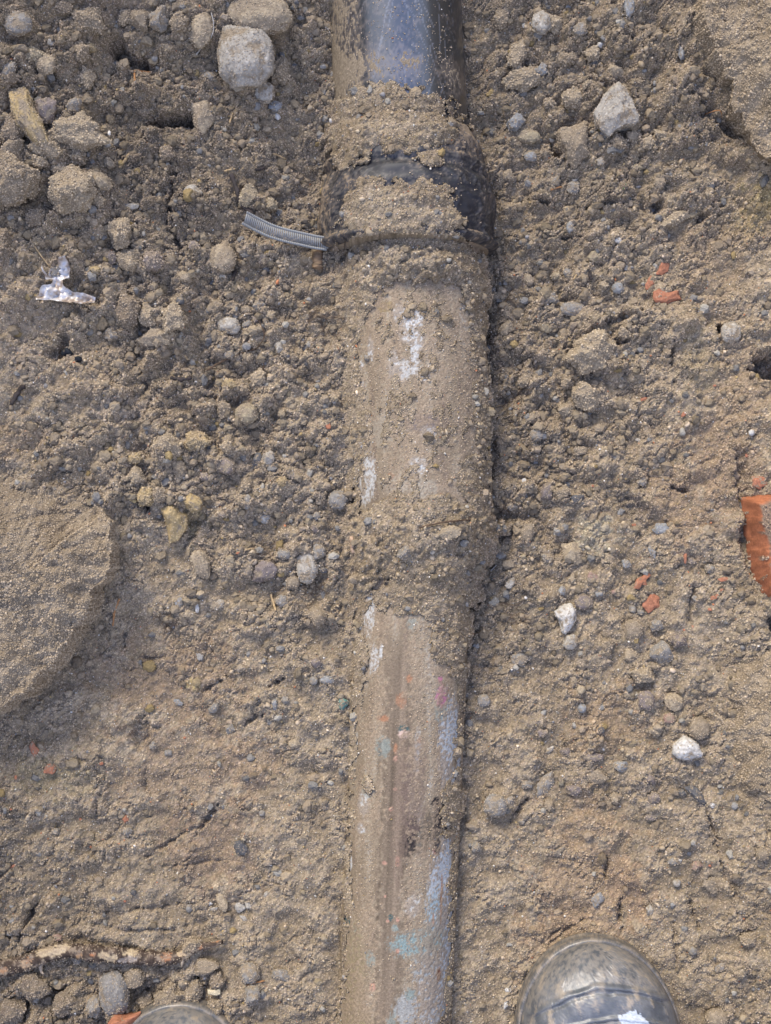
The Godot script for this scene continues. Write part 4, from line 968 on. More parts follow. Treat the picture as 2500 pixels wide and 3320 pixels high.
	[2256, 2580, 48, 90, -30, "a", "slate", .55, "long dark slate stone lying aslant on brown soil", [[-.8, -1], [.3, -.9], [.9, -.1], [.9, .8], [.4, 1], [-.3, .3]]], [2213, 2572, 34, 30, 0, "a", "slate", .65, "small dark square chip beside long dark slate stone", []], [1765, 2540, 110, 60, -55, "f", "grey", .4, "curved grey slab beside a small round pebble", []], [1708, 2541, 48, 38, 0, "r", "grey", .4, "", []], [1859, 2560, 70, 48, -15, "a", "purple", .45, "purplish grey stone next to an olive chip", []], [1820, 2535, 26, 30, 30, "a", "sand", .7, "", []], [1930, 2518, 90, 68, 0, "f", "brown", .35, "", []], [2011, 2483, 58, 42, 10, "a", "blue", .45, "", []], [2108, 2523, 34, 42, 0, "r", "purple", .5, "", []], [2116, 2588, 48, 44, -30, "a", "purple", .45, "", []], [1605, 2610, 78, 76, 0, "r", "grey", .4, "round dusty grey pebble like a ball close to old pipe", []], [1655, 2592, 34, 32, 0, "r", "grey", .35, "", []], [2181, 2790, 40, 34, 10, "r", "grey", .5, "", []], [2205, 2788, 14, 12, 0, "r", "white", .7, "", []], [2192, 2860, 26, 26, 0, "r", "pale", .5, "", []], [1938, 2918, 58, 62, 0, "f", "blue", .55, "flat bluish grey stone pressed into orange brown soil", []], [2302, 2864, 60, 92, -25, "f", "brown", .35, "", []], [2108, 2953, 32, 40, 0, "a", "pale", .5, "", []], [1646, 3215, 32, 26, 0, "f", "white", .8, "", []], [1640, 3254, 26, 36, 10, "f", "white", .8, "", []], [2475, 2772, 44, 46, 0, "r", "brown", .4, "", []], [2320, 3300, 72, 64, 0, "r", "brown", .2, "", []], [2180, 2935, 22, 20, 0, "r", "blue", .5, "", []], [2260, 2805, 50, 36, -10, "r", "pink", .3, "", []], [2310, 2610, 26, 24, 0, "f", "white", .5, "", []], [2240, 3075, 28, 30, 0, "r", "grey", .4, "", []], [1780, 2610, 44, 50, 0, "r", "brown", .3, "", []], [1690, 2660, 30, 26, 0, "r", "grey", .3, "", []], [2430, 3050, 60, 50, 0, "c", "brown", .1, "", []], [2340, 3140, 60, 36, -20, "f", "grey", .3, "", []], [2110, 2650, 50, 44, 0, "f", "purple", .35, "", []], [1543, 2740, 46, 50, 0, "r", "grey", .3, "", []]]

var stone_noise := {}

func make_stone(rec: Array, sd: int, lv: int, sink: float, thick_mul := 1.0) -> ArrayMesh:
	var kind: String = rec[5]
	if kind == "r" and maxf(rec[2], rec[3]) < 62 and sd % 5 < 3: kind = "a"
	var r := RandomNumberGenerator.new(); r.seed = sd * 131 + 7
	var base: Color = PAL[rec[6]]
	var bare: float = rec[7] + (0.12 if rec[5] in ["r", "a"] and rec[7] < 0.6 else 0.0)
	var hw: float = rec[2] * S * 0.5; var hd: float = rec[3] * S * 0.5
	var small := minf(hw, hd)
	var ht: float = small * {"r": 0.8, "a": 0.82, "c": 0.95, "f": 0.32}[kind] * thick_mul
	var outline: Array = rec[9]
	if outline.is_empty() and kind != "r":
		outline = []
		var nv := r.randi_range(6, 9)
		for k in nv:
			var a := TAU * (k + r.randf_range(-0.3, 0.3)) / nv
			var q := r.randf_range(0.78, 1.08) if kind != "f" else r.randf_range(0.62, 1.1)
			outline.append([cos(a) * q, sin(a) * q])
	var planes := []
	if kind != "r":
		for k in {"a": 10, "f": 7, "c": 8}[kind]:
			var a := r.randf() * TAU
			var el := r.randf_range(0.05, 1.2)
			planes.append([Vector3(cos(a) * cos(el), sin(el), sin(a) * cos(el)), r.randf_range(0.62, 0.86)])
	var nA: FastNoiseLite = stone_noise.get_or_add("A", fnoise(61, 0.9, 0, 3))
	var nB: FastNoiseLite = stone_noise.get_or_add("B", fnoise(62, 0.22, 0, 2))
	var nC: FastNoiseLite = stone_noise.get_or_add("C", fnoise(63, 0.34, 1))
	var nD: FastNoiseLite = stone_noise.get_or_add("D", fnoise(64, 0.14, 1))
	var off := Vector3(r.randf() * 90.0, r.randf() * 90.0, r.randf() * 90.0)
	var turn := deg_to_rad(-rec[4])
	var tilt := Basis(Vector3(r.randf_range(-1, 1), 0, r.randf_range(-1, 1)).normalized(), r.randf_range(0.0, 0.22))
	var uv: PackedVector3Array = ico_v[lv]
	var v := PackedVector3Array(); v.resize(uv.size())
	var c := PackedColorArray(); c.resize(uv.size())
	var soil := Color(0.32, 0.252, 0.172) if kind != "c" else base
	if kind == "c": soil = base.lerp(Color(0.32, 0.252, 0.172), 0.5)
	var amp := {"r": 0.08, "a": 0.07, "c": 0.16, "f": 0.08}[kind] as float
	var poly := PackedVector2Array()
	for p in outline: poly.append(Vector2(p[0], p[1]))
	for i in uv.size():
		var u := uv[i]
		var p := u
		if kind == "r":
			var pw := 0.9
			p = Vector3(signf(u.x) * pow(absf(u.x), pw), signf(u.y) * pow(absf(u.y), pw), signf(u.z) * pow(absf(u.z), pw))
			p *= 0.97
		for pl in planes:
			var ex: float = p.dot(pl[0]) - pl[1]
			if ex > 0.0: p -= pl[0] * ex
		var s := u * 1.0
		var big := nA.get_noise_3dv(s + off)
		var fin := nB.get_noise_3dv(s + off)
		p *= 1.0 + amp * 1.6 * big + amp * 0.45 * fin
		if kind == "c":
			var ce := -nC.get_noise_3dv(s + off + Vector3.ONE * fin * 0.08)
			var cd := -nD.get_noise_3dv(s + off)
			p *= 0.96 + 0.17 * ce + 0.08 * cd + r.randf_range(-0.015, 0.015)
		if poly.size():
			var fl := Vector2(p.x, p.z)
			var L := fl.length()
			if L > 0.001:
				var rad := 1.0
				var dirv := fl / L
				for e in poly.size():
					var hit = Geometry2D.segment_intersects_segment(Vector2.ZERO, dirv * 3.0, poly[e], poly[(e + 1) % poly.size()])
					if hit != null:
						rad = hit.length(); break
				p.x *= rad; p.z *= rad
		v[i] = (tilt * Vector3(p.x * hw, p.y * ht, p.z * hd)).rotated(Vector3.UP, turn)
		var d := bare + 0.85 * big + 0.22 * fin + r.randf_range(-0.12, 0.12) + (0.0 if kind != "c" else -0.1)
		var tone := r.randf_range(0.84, 1.16)
		var rock := base * (1.0 + 0.16 * fin + 0.12 * big)
		var col := soil.lerp(rock, smoothstep(0.30, 0.52, d))
		if kind != "c" and r.randf() < 0.05: tone *= 1.35
		c[i] = Color(col.r * tone, col.g * tone, col.b * tone)
	return arrays_mesh(v, c, ico_i[lv])

func where_words(px: float, py: float) -> String:
	var along := "beside the black pipe" if py < 480 else ("level with the rubber coupling" if py < 900 else ("level with the old pipe's socket" if py < 1750 else ("beside the old pipe's bare barrel" if py < 2500 else "near the boots")))
	var side := "on the steel strap side" if px < 1330 else "on the brick shard side"
	return along + " " + side

func build_stones() -> void:
	var sd := 0
	# more of the loose clods and broken stones that crowd the rough ground
	var rx := RandomNumberGenerator.new(); rx.seed = 2024
	var zones := [[30, 430, 480, 900, 16], [330, 560, 950, 1150, 10], [560, 950, 900, 1750, 24], [1640, 1980, 60, 700, 16], [1680, 2000, 900, 1700, 12], [1650, 2250, 1750, 2600, 18], [60, 700, 3120, 3300, 8]]
	for zn in zones:
		for k in zn[4]:
			var px := rx.randf_range(zn[0], zn[1]); var py := rx.randf_range(zn[2], zn[3])
			var clear := true
			for o in STONES:
				if Vector2(o[0] - px, o[1] - py).length() < maxf(o[2], o[3]) * 0.5 + 28.0: clear = false
			if not clear: continue
			var kd: String = ["c", "c", "a", "a", "r"][rx.randi() % 5]
			var w := rx.randf_range(34, 62)
			STONES.append([px, py, w, w * rx.randf_range(0.7, 1.15), rx.randf_range(-60, 60), kd, (["tan", "brown", "tan"] if kd == "c" else ["grey", "purple", "tan", "pale", "brown"])[rx.randi() % 3], rx.randf_range(0.15, 0.45), "", []])
	for rec in STONES:
		sd += 1
		var kind: String = rec[5]
		var big := maxf(rec[2], rec[3])
		var lv := 4 if big > 120 else (3 if big > 52 else 2)
		var x := wx(rec[0]); var z := wz(rec[1])
		var y := top_at(x, z)
		x = wx(rec[0], y); z = wz(rec[1], y)
		# rest on the mean of the soil round about
		var s := 0.0
		for k in 8:
			var a := TAU * k / 8.0
			s += top_at(x + cos(a) * rec[2] * S * 0.42, z + sin(a) * rec[3] * S * 0.42)
		y = maxf(s / 8.0, top_at(x, z) - 0.003)
		var ht: float = minf(rec[2], rec[3]) * S * 0.5
		y += ht * {"r": 0.42, "a": 0.40, "c": 0.55, "f": 0.14}[kind]
		var called := "soil_clod" if kind == "c" else ("stone_flake" if kind == "f" else ("pebble" if big < 50 else "stone"))
		var noun: String = {"soil_clod": "clod of soil", "stone_flake": "flat stone", "pebble": "small pebble", "stone": "stone"}[called]
		var o := put(called, make_stone(rec, sd, lv, 0.3), mats["clod"] if kind == "c" else (mats["stone_wet"] if rec[7] > 0.68 and rec[6] in ["slate", "blue", "coal"] else mats["stone"]))
		o.position = Vector3(x, y, z)
		if big > 30.0: grains_on(o, kind, rec[7])
		var label: String = rec[8]
		var group := ""
		if label == "":
			label = "%s %s %s" % [WORD[rec[6]], noun, where_words(rec[0], rec[1])]
			group = {"soil_clod": "loose soil clods", "stone_flake": "flat stones in the trench", "pebble": "pebbles in the trench soil", "stone": "stones in the trench soil"}[called]
		else:
			group = {"soil_clod": "loose soil clods", "stone_flake": "flat stones in the trench", "pebble": "pebbles in the trench soil", "stone": "stones in the trench soil"}[called]
		tag(o, label, {"soil_clod": "clod", "stone_flake": "stone", "pebble": "pebble", "stone": "stone"}[called], group)

# ---------- the uncountable: crumbs and grit ----------
var stuck_xf := []
var stuck_col := PackedColorArray()
func grains_on(o: MeshInstance3D, kind: String, bare: float, no_red := false) -> void:      # sand sticking to a stone or clod
	var a := o.mesh.surface_get_arrays(0)
	var v: PackedVector3Array = a[Mesh.ARRAY_VERTEX]; var n: PackedVector3Array = a[Mesh.ARRAY_NORMAL]; var c: PackedColorArray = a[Mesh.ARRAY_COLOR]; var ix: PackedInt32Array = a[Mesh.ARRAY_INDEX]
	var dens := (0.55 if kind == "c" else 0.5 * (1.0 - bare)) * 1e6
	for t in range(0, ix.size(), 3):
		var p := v[ix[t]]; var q := v[ix[t + 1]]; var s := v[ix[t + 2]]
		if n[ix[t]].y < -0.1: continue
		if no_red and c[ix[t]].r > c[ix[t]].g * 1.8: continue
		var area := (q - p).cross(s - p).length() * 0.5
		var want := area * dens
		if kind != "c": want *= 0.35 + 1.3 * clampf(0.5 - n[ix[t]].y * 0.3 + 0.5 * sin(p.x * 900.0 + t), 0.0, 1.0)
		var m := int(want) + (1 if rng.randf() < want - int(want) else 0)
		for k in m:
			var e := rng.randf(); var f := rng.randf() * (1.0 - e)
			var size := rng.randf_range(0.0003, 0.0007)
			if kind == "c" and rng.randf() < 0.12: size *= 1.8
			var b := Basis.from_euler(Vector3(rng.randf() * TAU, rng.randf() * TAU, 0)).scaled(Vector3.ONE * size)
			stuck_xf.append(Transform3D(b, o.position + p + (q - p) * e + (s - p) * f + n[ix[t]] * size * 0.3))
			var g := rng.randf_range(0.7, 1.3)
			var col := c[ix[t]].lerp(Color(0.335, 0.264, 0.181), 0.35 if kind == "c" else 0.75)
			stuck_col.append(Color(col.r * g, col.g * g, col.b * g))

func crumb_mesh(sd: int, lv: int, rough: float) -> ArrayMesh:
	var uv: PackedVector3Array = ico_v[lv]
	var v := PackedVector3Array(); v.resize(uv.size())
	var r := RandomNumberGenerator.new(); r.seed = sd
	var st := Vector3(r.randf_range(0.9, 1.35), r.randf_range(0.45, 0.8), r.randf_range(0.65, 1.05))
	for i in uv.size(): v[i] = uv[i] * st * r.randf_range(1.0 - rough, 1.0 + rough)
	var c := PackedColorArray(); c.resize(uv.size()); c.fill(Color.WHITE)
	return arrays_mesh(v, c, ico_i[lv])

func scatter(parent: Node3D, called: String, mesh: Mesh, mat: Material, xf: Array, cols: PackedColorArray) -> void:
	var n := xf.size()
	var buf := PackedFloat32Array(); buf.resize(n * 16)
	var o := 0
	for k in n:
		var t: Transform3D = xf[k]
		var b := t.basis
		buf[o] = b.x.x; buf[o + 1] = b.y.x; buf[o + 2] = b.z.x; buf[o + 3] = t.origin.x
		buf[o + 4] = b.x.y; buf[o + 5] = b.y.y; buf[o + 6] = b.z.y; buf[o + 7] = t.origin.y
		buf[o + 8] = b.x.z; buf[o + 9] = b.y.z; buf[o + 10] = b.z.z; buf[o + 11] = t.origin.z
		var c := cols[k]
		buf[o + 12] = c.r; buf[o + 13] = c.g; buf[o + 14] = c.b; buf[o + 15] = 1.0
		o += 16
	var mm := MultiMesh.new()
	mm.transform_format = MultiMesh.TRANSFORM_3D
	mm.use_colors = true
	mm.mesh = mesh
	mm.instance_count = n
	mm.buffer = buf
	var mi := MultiMeshInstance3D.new()
	mi.name = called
	mi.multimesh = mm
	mi.material_override = mat
	parent.add_child(mi, true)

func build_crumbs() -> void:
	var r := RandomNumberGenerator.new(); r.seed = 909
	var patch := fnoise(71, 28.0, 0, 2)
	var mark_bins := {}
	for m in marks:
		for b in range(int(floor((m[1] - m[3]) * 100.0)), int(floor((m[1] + m[3]) * 100.0)) + 1):
			if not mark_bins.has(b): mark_bins[b] = []
			mark_bins[b].append(m)
	var holder := Node3D.new()
	holder.name = numbered("soil_crumbs")
	add_child(holder)
	tag(holder, "loose crumbs and grit scattered all over soil and pipes", "soil crumbs", "", "stuff")
	for variant in 4:
		var xf := []; var cols := PackedColorArray()
		var n := 125000
		for k in n:
			var x := r.randf_range(-0.328, 0.328); var z := r.randf_range(-0.432, 0.432)
			var px := x / S + 1250.0; var py := z / S + 1660.0
			var rough := grid_at(ROUGH, px, py) * 0.1 + 0.5 * patch.get_noise_2d(x * 1000.0, z * 1000.0)
			var l := line_at(z)
			var fi := fine_index(x, z)
			var h := GH[fi]
			var col := GC[fi]
			if l.y > 0.0:
				var d := absf(x - l.x)
				if d < l.y * 0.98:
					var s := sqrt(l.y * l.y - d * d)
					if s > h:          # bare pipe: only a few grains lie there
						if d > l.y * 0.8: continue
						var keep := 0.3 if py < 480 else (0.06 if py < 830 else (0.95 if py < 1900 else 0.8))
						var pn := patch.get_noise_2d(x * 1400.0, z * 1400.0)
						if pn < 0.0: keep *= 0.3 if py < 830 else 0.55
						if py > 830:
							var th := asin(clampf((x - l.x) / l.y, -1.0, 1.0))
							if py > 1980 and absf(th - lerpf(-0.25, -0.12, (py - 1980.0) / 1320.0)) < 0.25 + 0.15 * pn: keep *= 0.12
							for m in mark_bins.get(int(floor(z * 100.0)), []):
								if pow((th - m[0]) * l.y / m[2], 2) + pow((z - m[1]) / m[3], 2) < 1.1:
									keep *= 0.25
									break
						if r.randf() > keep: continue
						h = s; col = Color(0.35, 0.272, 0.195); rough = 0.1
					else: rough = maxf(rough, 0.6)
			if r.randf() > 0.42 + 0.58 * clampf(rough * 1.6 + 0.25 * patch.get_noise_2d(z * 900.0, x * 900.0), 0.0, 1.0): continue
			var q := r.randf()
			var size := lerpf(0.00026, 0.0006, r.randf())
			if q > 0.86: size *= r.randf_range(1.2, 1.8)
			if q > 0.97 and rough > 0.4: size *= r.randf_range(1.2, 1.8)
			if q > 0.994 and rough > 0.5: size *= r.randf_range(1.2, 1.9)
			var b := Basis.from_euler(Vector3(r.randf() * TAU, r.randf() * TAU, r.randf() * TAU)).scaled(Vector3.ONE * size)
			xf.append(Transform3D(b, Vector3(x, h + size * 0.25, z)))
			var g := r.randf_range(0.6, 1.28)
			col = col.lerp(Color(0.328, 0.257, 0.170), 0.35)
			var w := r.randf()
			if w < 0.012: col = Color(0.52, 0.48, 0.41)
			elif w < 0.03: col = Color(0.20, 0.185, 0.17)
			elif w < 0.034: col = Color(0.42, 0.17, 0.08)
			elif w < 0.045: col = Color(0.36, 0.26, 0.12)
			cols.append(Color(col.r * g, col.g * g, col.b * g))
		scatter(holder, "crumbs", crumb_mesh(300 + variant, 0 if variant < 3 else 1, 0.28), mats["crumb"], xf, cols)
	# steep little faces hold as much sand as flat ones
	for j in range(gz0 + 1, gz0 + 789):
		for i in range(gx0 + 1, gx0 + 598):
			var k := j * gnx + i
			var sx := (GH[k + 1] - GH[k]) / CELL; var sz := (GH[k + gnx] - GH[k]) / CELL
			var g2 := sx * sx + sz * sz
			if g2 < 1.5: continue
			var want := (sqrt(1.0 + g2) - 1.0) * 0.85
			var m := int(want) + (1 if r.randf() < want - int(want) else 0)
			for q in m:
				var a := r.randf(); var b := r.randf()
				var x := GX[i] + a * CELL; var z := GZ[j] + b * CELL
				var h := GH[k] + a * sx * CELL + b * sz * CELL
				var l := line_at(z)
				if l.y > 0.0 and absf(x - l.x) < l.y: continue
				var size := r.randf_range(0.00034, 0.0008)
				stuck_xf.append(Transform3D(Basis.from_euler(Vector3(r.randf() * TAU, r.randf() * TAU, 0)).scaled(Vector3.ONE * size), Vector3(x + r.randf_range(-1, 1) * 0.0003, h, z + r.randf_range(-1, 1) * 0.0003)))
				var col := GC[k].lerp(Color(0.32, 0.245, 0.172), 0.5) * r.randf_range(0.7, 1.3)
				stuck_col.append(col)
	scatter(holder, "stuck_sand", crumb_mesh(320, 0, 0.25), mats["crumb"], stuck_xf, stuck_col)
	# lumps of 4 to 9 mm: too many and too alike to be told apart
	var lumps := Node3D.new()
	lumps.name = numbered("soil_lumps")
	add_child(lumps)
	tag(lumps, "small lumps of soil and grit crowding the rough parts of the trench", "soil lumps", "", "stuff")
	for variant in 5:
		var xf := []; var cols := PackedColorArray()
		for k in 2600:
			var x := r.randf_range(-0.328, 0.328); var z := r.randf_range(-0.432, 0.432)
			var px := x / S + 1250.0; var py := z / S + 1660.0
			var rough := grid_at(ROUGH, px, py) * 0.1 + 0.6 * patch.get_noise_2d(x * 1000.0 + 50.0, z * 1000.0)
			if r.randf() > pow(maxf(rough, 0.0), 2.4) * 1.1: continue
			var l := line_at(z)
			var h := GH[fine_index(x, z)]
			if l.y > 0.0 and absf(x - l.x) < l.y * 0.95 and h < sqrt(l.y * l.y - pow(x - l.x, 2)): continue
			var size := r.randf_range(0.0017, 0.0032)
			if r.randf() < 0.2: size *= 1.45
			var b := Basis.from_euler(Vector3(r.randf_range(-0.4, 0.4), r.randf() * TAU, r.randf_range(-0.4, 0.4))).scaled(Vector3(size * r.randf_range(0.8, 1.3), size * 0.8, size * r.randf_range(0.8, 1.2)))
			xf.append(Transform3D(b, Vector3(x, h + size * 0.25, z)))
			var col := GC[fine_index(x, z)].lerp(Color(0.328, 0.257, 0.170), 0.5)
			var w := r.randf()
			if w < 0.07: col = Color(0.25, 0.23, 0.20)
			elif w < 0.10: col = Color(0.285, 0.265, 0.235)
			elif w < 0.13: col = Color(0.40, 0.36, 0.29)
			elif w < 0.15: col = Color(0.36, 0.26, 0.12)
			var g := r.randf_range(0.75, 1.2)
			cols.append(Color(col.r * g, col.g * g, col.b * g))
		scatter(lumps, "lumps", lump_mesh(500 + variant), mats["clod"], xf, cols)

func lump_mesh(sd: int) -> ArrayMesh:
	var rec := [0, 0, 2.0 / S, 2.0 / S, 0, "c" if sd != 503 else "a", "tan", 0.2, "", []]
	var m := make_stone(rec, sd, 3 if sd != 503 else 2, 0.0)
	var a := m.surface_get_arrays(0)
	var c: PackedColorArray = a[Mesh.ARRAY_COLOR]
	for i in c.size():
		var g := 0.85 + 0.3 * fmod(absf(sin(i * 12.9898) * 43758.5453), 1.0)
		c[i] = Color(g, g, g)
	a[Mesh.ARRAY_COLOR] = c
	var o := ArrayMesh.new()
	o.add_surface_from_arrays(Mesh.PRIMITIVE_TRIANGLES, a)
	return o

# ---------- brick ----------
var BRICKS := [
	[2148, 873, 42, 46, 15, "f", "brick", .95, "small four sided brick shard pointing at the biggest flat shard", [[-.5, -.8], [.8, -1], [.9, .1], [.1, .9], [-.9, 1]]], [2112, 914, 36, 54, 40, "f", "brick", .75, "narrow dusty brick shard between two cleaner ones", []], [2160, 964, 94, 62, 0, "f", "brick", .92, "biggest flat orange brick shard, five sided", [[-1, -.6], [-.4, -.9], [.1, -.4], [.9, -.8], [1, .3], [.5, .6], [-.2, 1], [-.9, .4]]],
	[1970, 1142, 20, 30, 10, "f", "brick", .7, "scrap of brick stuck to the large earth crusted lump", []], [2317, 1250, 16, 11, 0, "f", "brick", .9, "", []], [2090, 1293, 34, 13, -20, "f", "brick", .8, "", []], [2219, 1342, 26, 14, -25, "f", "brick", .9, "", []], [2433, 1475, 20, 15, 0, "f", "brick", .9, "", []], [2472, 1562, 54, 48, 20, "f", "brick", .62, "crescent shaped brick smear above the large broken brick", []], [2058, 1702, 28, 11, 0, "f", "brick", .85, "", []], [2218, 1806, 16, 38, 0, "f", "brick", .95, "lens shaped sliver of brick on packed soil", []],
	[2082, 1880, 44, 82, 28, "f", "brick", .8, "long notched brick shard above the pointed clean shard", [[.3, -1], [.9, -.7], [.4, -.1], [.9, .2], [.1, .4], [.3, .9], [-.8, 1], [-.9, .2]]], [2110, 1951, 64, 76, 0, "f", "brick", .98, "clean pointed brick shard with crisp corners", [[.1, -1], [.95, -.4], [.95, .6], [.45, .55], [-.3, 1], [-1, .35]]],
	[2345, 1878, 46, 16, 0, "f", "brick", .8, "", []], [2318, 1936, 30, 18, -30, "f", "brick", .8, "", []], [2303, 1977, 20, 12, 0, "f", "brick", .9, "", []], [2341, 1912, 18, 14, 0, "f", "brick", .7, "", []], [2219, 2043, 12, 9, 0, "f", "brick", .9, "", []], [2247, 2033, 10, 14, 0, "f", "brick", .9, "", []], [2300, 2806, 18, 13, 0, "f", "brick", .9, "", []], [1922, 1868, 50, 26, 20, "f", "pink", .5, "", []], [1990, 1918, 30, 20, 0, "f", "pink", .5, "", []], [1922, 1575, 10, 10, 0, "f", "brick", .9, "", []],
	[1064, 1382, 28, 24, -15, "f", "brick", .95, "lone orange brick chip on crumbs beside the old pipe's socket", []], [117, 2426, 32, 62, -8, "f", "brick", .62, "red brick smear below the overhanging soil ledge", []], [168, 2487, 50, 50, 30, "f", "brick", .58, "dusty red brick smear, lower of two close together", []], [50, 2522, 16, 18, 0, "f", "brick", .8, "", []], [328, 2476, 18, 13, 0, "f", "brick", .9, "", []], [411, 2651, 24, 32, 0, "f", "brick", .85, "red brick crumb on smooth soil above a grey stone", []], [257, 2660, 12, 13, 0, "f", "brick", .9, "", []], [295, 2746, 12, 11, 0, "f", "brick", .9, "", []], [405, 2920, 15, 11, 0, "f", "brick", .9, "", []], [45, 2806, 32, 9, -30, "f", "brick", .9, "", []], [40, 2620, 12, 9, 0, "f", "brick", .9, "", []], [599, 2392, 10, 9, 0, "f", "brick", .9, "", []], [650, 908, 9, 9, 0, "f", "brick", .9, "", []], [772, 1793, 14, 10, 0, "f", "brick", .9, "", []], [2320, 255, 12, 14, 0, "f", "brick", .8, "", []],
	[404, 3290, 116, 104, 20, "a", "brick", .72, "broken red tile corner beside the toe of a boot", [[-1, .9], [-.7, 0], [.1, -.1], [.3, -.9], [.7, -1], [1, -.2], [.8, .9]]]]

func build_bricks() -> void:
	var sd := 900
	for rec in BRICKS:
		sd += 1
		var x := wx(rec[0]); var z := wz(rec[1])
		var y := top_at(x, z)
		x = wx(rec[0], y); z = wz(rec[1], y)
		y = top_at(x, z)
		for k in 6:
			y = maxf(y, top_at(x + cos(k * TAU / 6.0) * rec[2] * S * 0.3, z + sin(k * TAU / 6.0) * rec[3] * S * 0.3) - 0.0008)
		var big := maxf(rec[2], rec[3])
		var o := put("brick_shard" if big > 24 else "brick_crumb", make_stone(rec, sd, 3 if big > 24 else 1, 0.0, 0.8), mats["brick"])
		o.position = Vector3(x, y + 0.0006, z)
		var label: String = rec[8]
		if label == "": label = "tiny %s brick crumb %s" % [WORD[rec[6]], where_words(rec[0], rec[1])]
		tag(o, label, "brick shard", "brick fragments in the soil")
	# the large broken brick sticking out of the bank
	var foot := [[2418, 1615], [2424, 1680], [2436, 1752], [2444, 1827], [2455, 1886], [2466, 1926], [2500, 1975], [2570, 2010], [2680, 2000], [2690, 1700], [2660, 1600], [2540, 1585], [2464, 1594]]
	var y0 := 0.030; var y1 := 0.068
	var ring := PackedVector2Array()
	for i in foot.size():
		var a := Vector2(wx(foot[i][0], 0.045), wz(foot[i][1], 0.045)); var b := Vector2(wx(foot[(i + 1) % foot.size()][0], 0.045), wz(foot[(i + 1) % foot.size()][1], 0.045))
		var n := maxi(int(a.distance_to(b) / 0.0016), 1)
		for k in n: ring.append(a.lerp(b, float(k) / n))
	var cen := Vector2.ZERO
	for p in ring: cen += p
	cen /= ring.size()
	var nn := fnoise(81, 9.0, 0, 3); var nf := fnoise(82, 3.0, 0, 2)
	var v := PackedVector3Array(); var c := PackedColorArray(); var idx := PackedInt32Array()
	var m := ring.size()
	var levels := [[0.0, 0.0], [0.2, 0.0008], [0.42, 0.0018], [0.62, 0.003], [0.8, 0.0045], [0.93, 0.006], [1.0, 0.008], [1.01, 0.016], [1.03, 0.03], [1.02, 0.045]]
	for L in levels.size():
		for i in m:
			var p := ring[i]
			var inw := (cen - p).normalized()
			var n := nn.get_noise_3d(p.x * 1000.0, levels[L][0] * 30.0, p.y * 1000.0)
			var ins: float = levels[L][1] + 0.0022 * n * (1.0 if L < 7 else 0.3)
			var q := p + inw * minf(ins, (cen - p).length() * 0.9)
			var yy: float = lerpf(y0, y1, levels[L][0]) + 0.0018 * nf.get_noise_2d(q.x * 1000.0, q.y * 1000.0)
			v.append(Vector3(q.x, yy, q.y))
			var soil := nn.get_noise_2d(q.x * 1600.0, q.y * 1600.0) * 0.6 + nf.get_noise_2d(q.x * 1000.0, q.y * 1000.0) * 0.5 + (0.75 if L >= 6 else -0.4)
			var col: Color = Color(0.50, 0.19, 0.095) * (0.95 + 0.35 * n)
			if soil > 0.0: col = col.lerp(Color(0.25, 0.19, 0.135), 0.9)
			c.append(col * rng.randf_range(0.85, 1.12))
	v.append(Vector3(cen.x, y1, cen.y)); c.append(Color(0.25, 0.19, 0.135))
	for L in levels.size() - 1:
		for i in m:
			var a := L * m + i; var b := L * m + (i + 1) % m
			idx.append_array(PackedInt32Array([a, a + m, b, b, a + m, b + m]))
	for i in m:
		idx.append_array(PackedInt32Array([(levels.size() - 1) * m + i, v.size() - 1, (levels.size() - 1) * m + (i + 1) % m]))
	var bb := put("broken_brick", arrays_mesh(v, c, idx), mats["brick"])
	grains_on(bb, "c", 0.0, true)
	tag(bb, "large broken orange brick sticking out of the bank, earth caked on top", "brick")

# ---------- root, straws, twigs ----------
func lay(path: Array, lift: float, steps: int) -> PackedVector3Array:
	var ctrl := []
	for p in path:
		var x := wx(p[0]); var z := wz(p[1])
		var y := top_at(x, z)
		x = wx(p[0], y); z = wz(p[1], y)
		ctrl.append(Vector3(x, top_at(x, z) + lift, z))
	# a stiff thing bridges hollows: no point lies lower than the chord between its neighbours by much
	for k in range(1, ctrl.size() - 1):
		ctrl[k].y = maxf(ctrl[k].y, (ctrl[k - 1].y + ctrl[k + 1].y) * 0.5 - 0.002)
	return smooth_path(ctrl, steps)

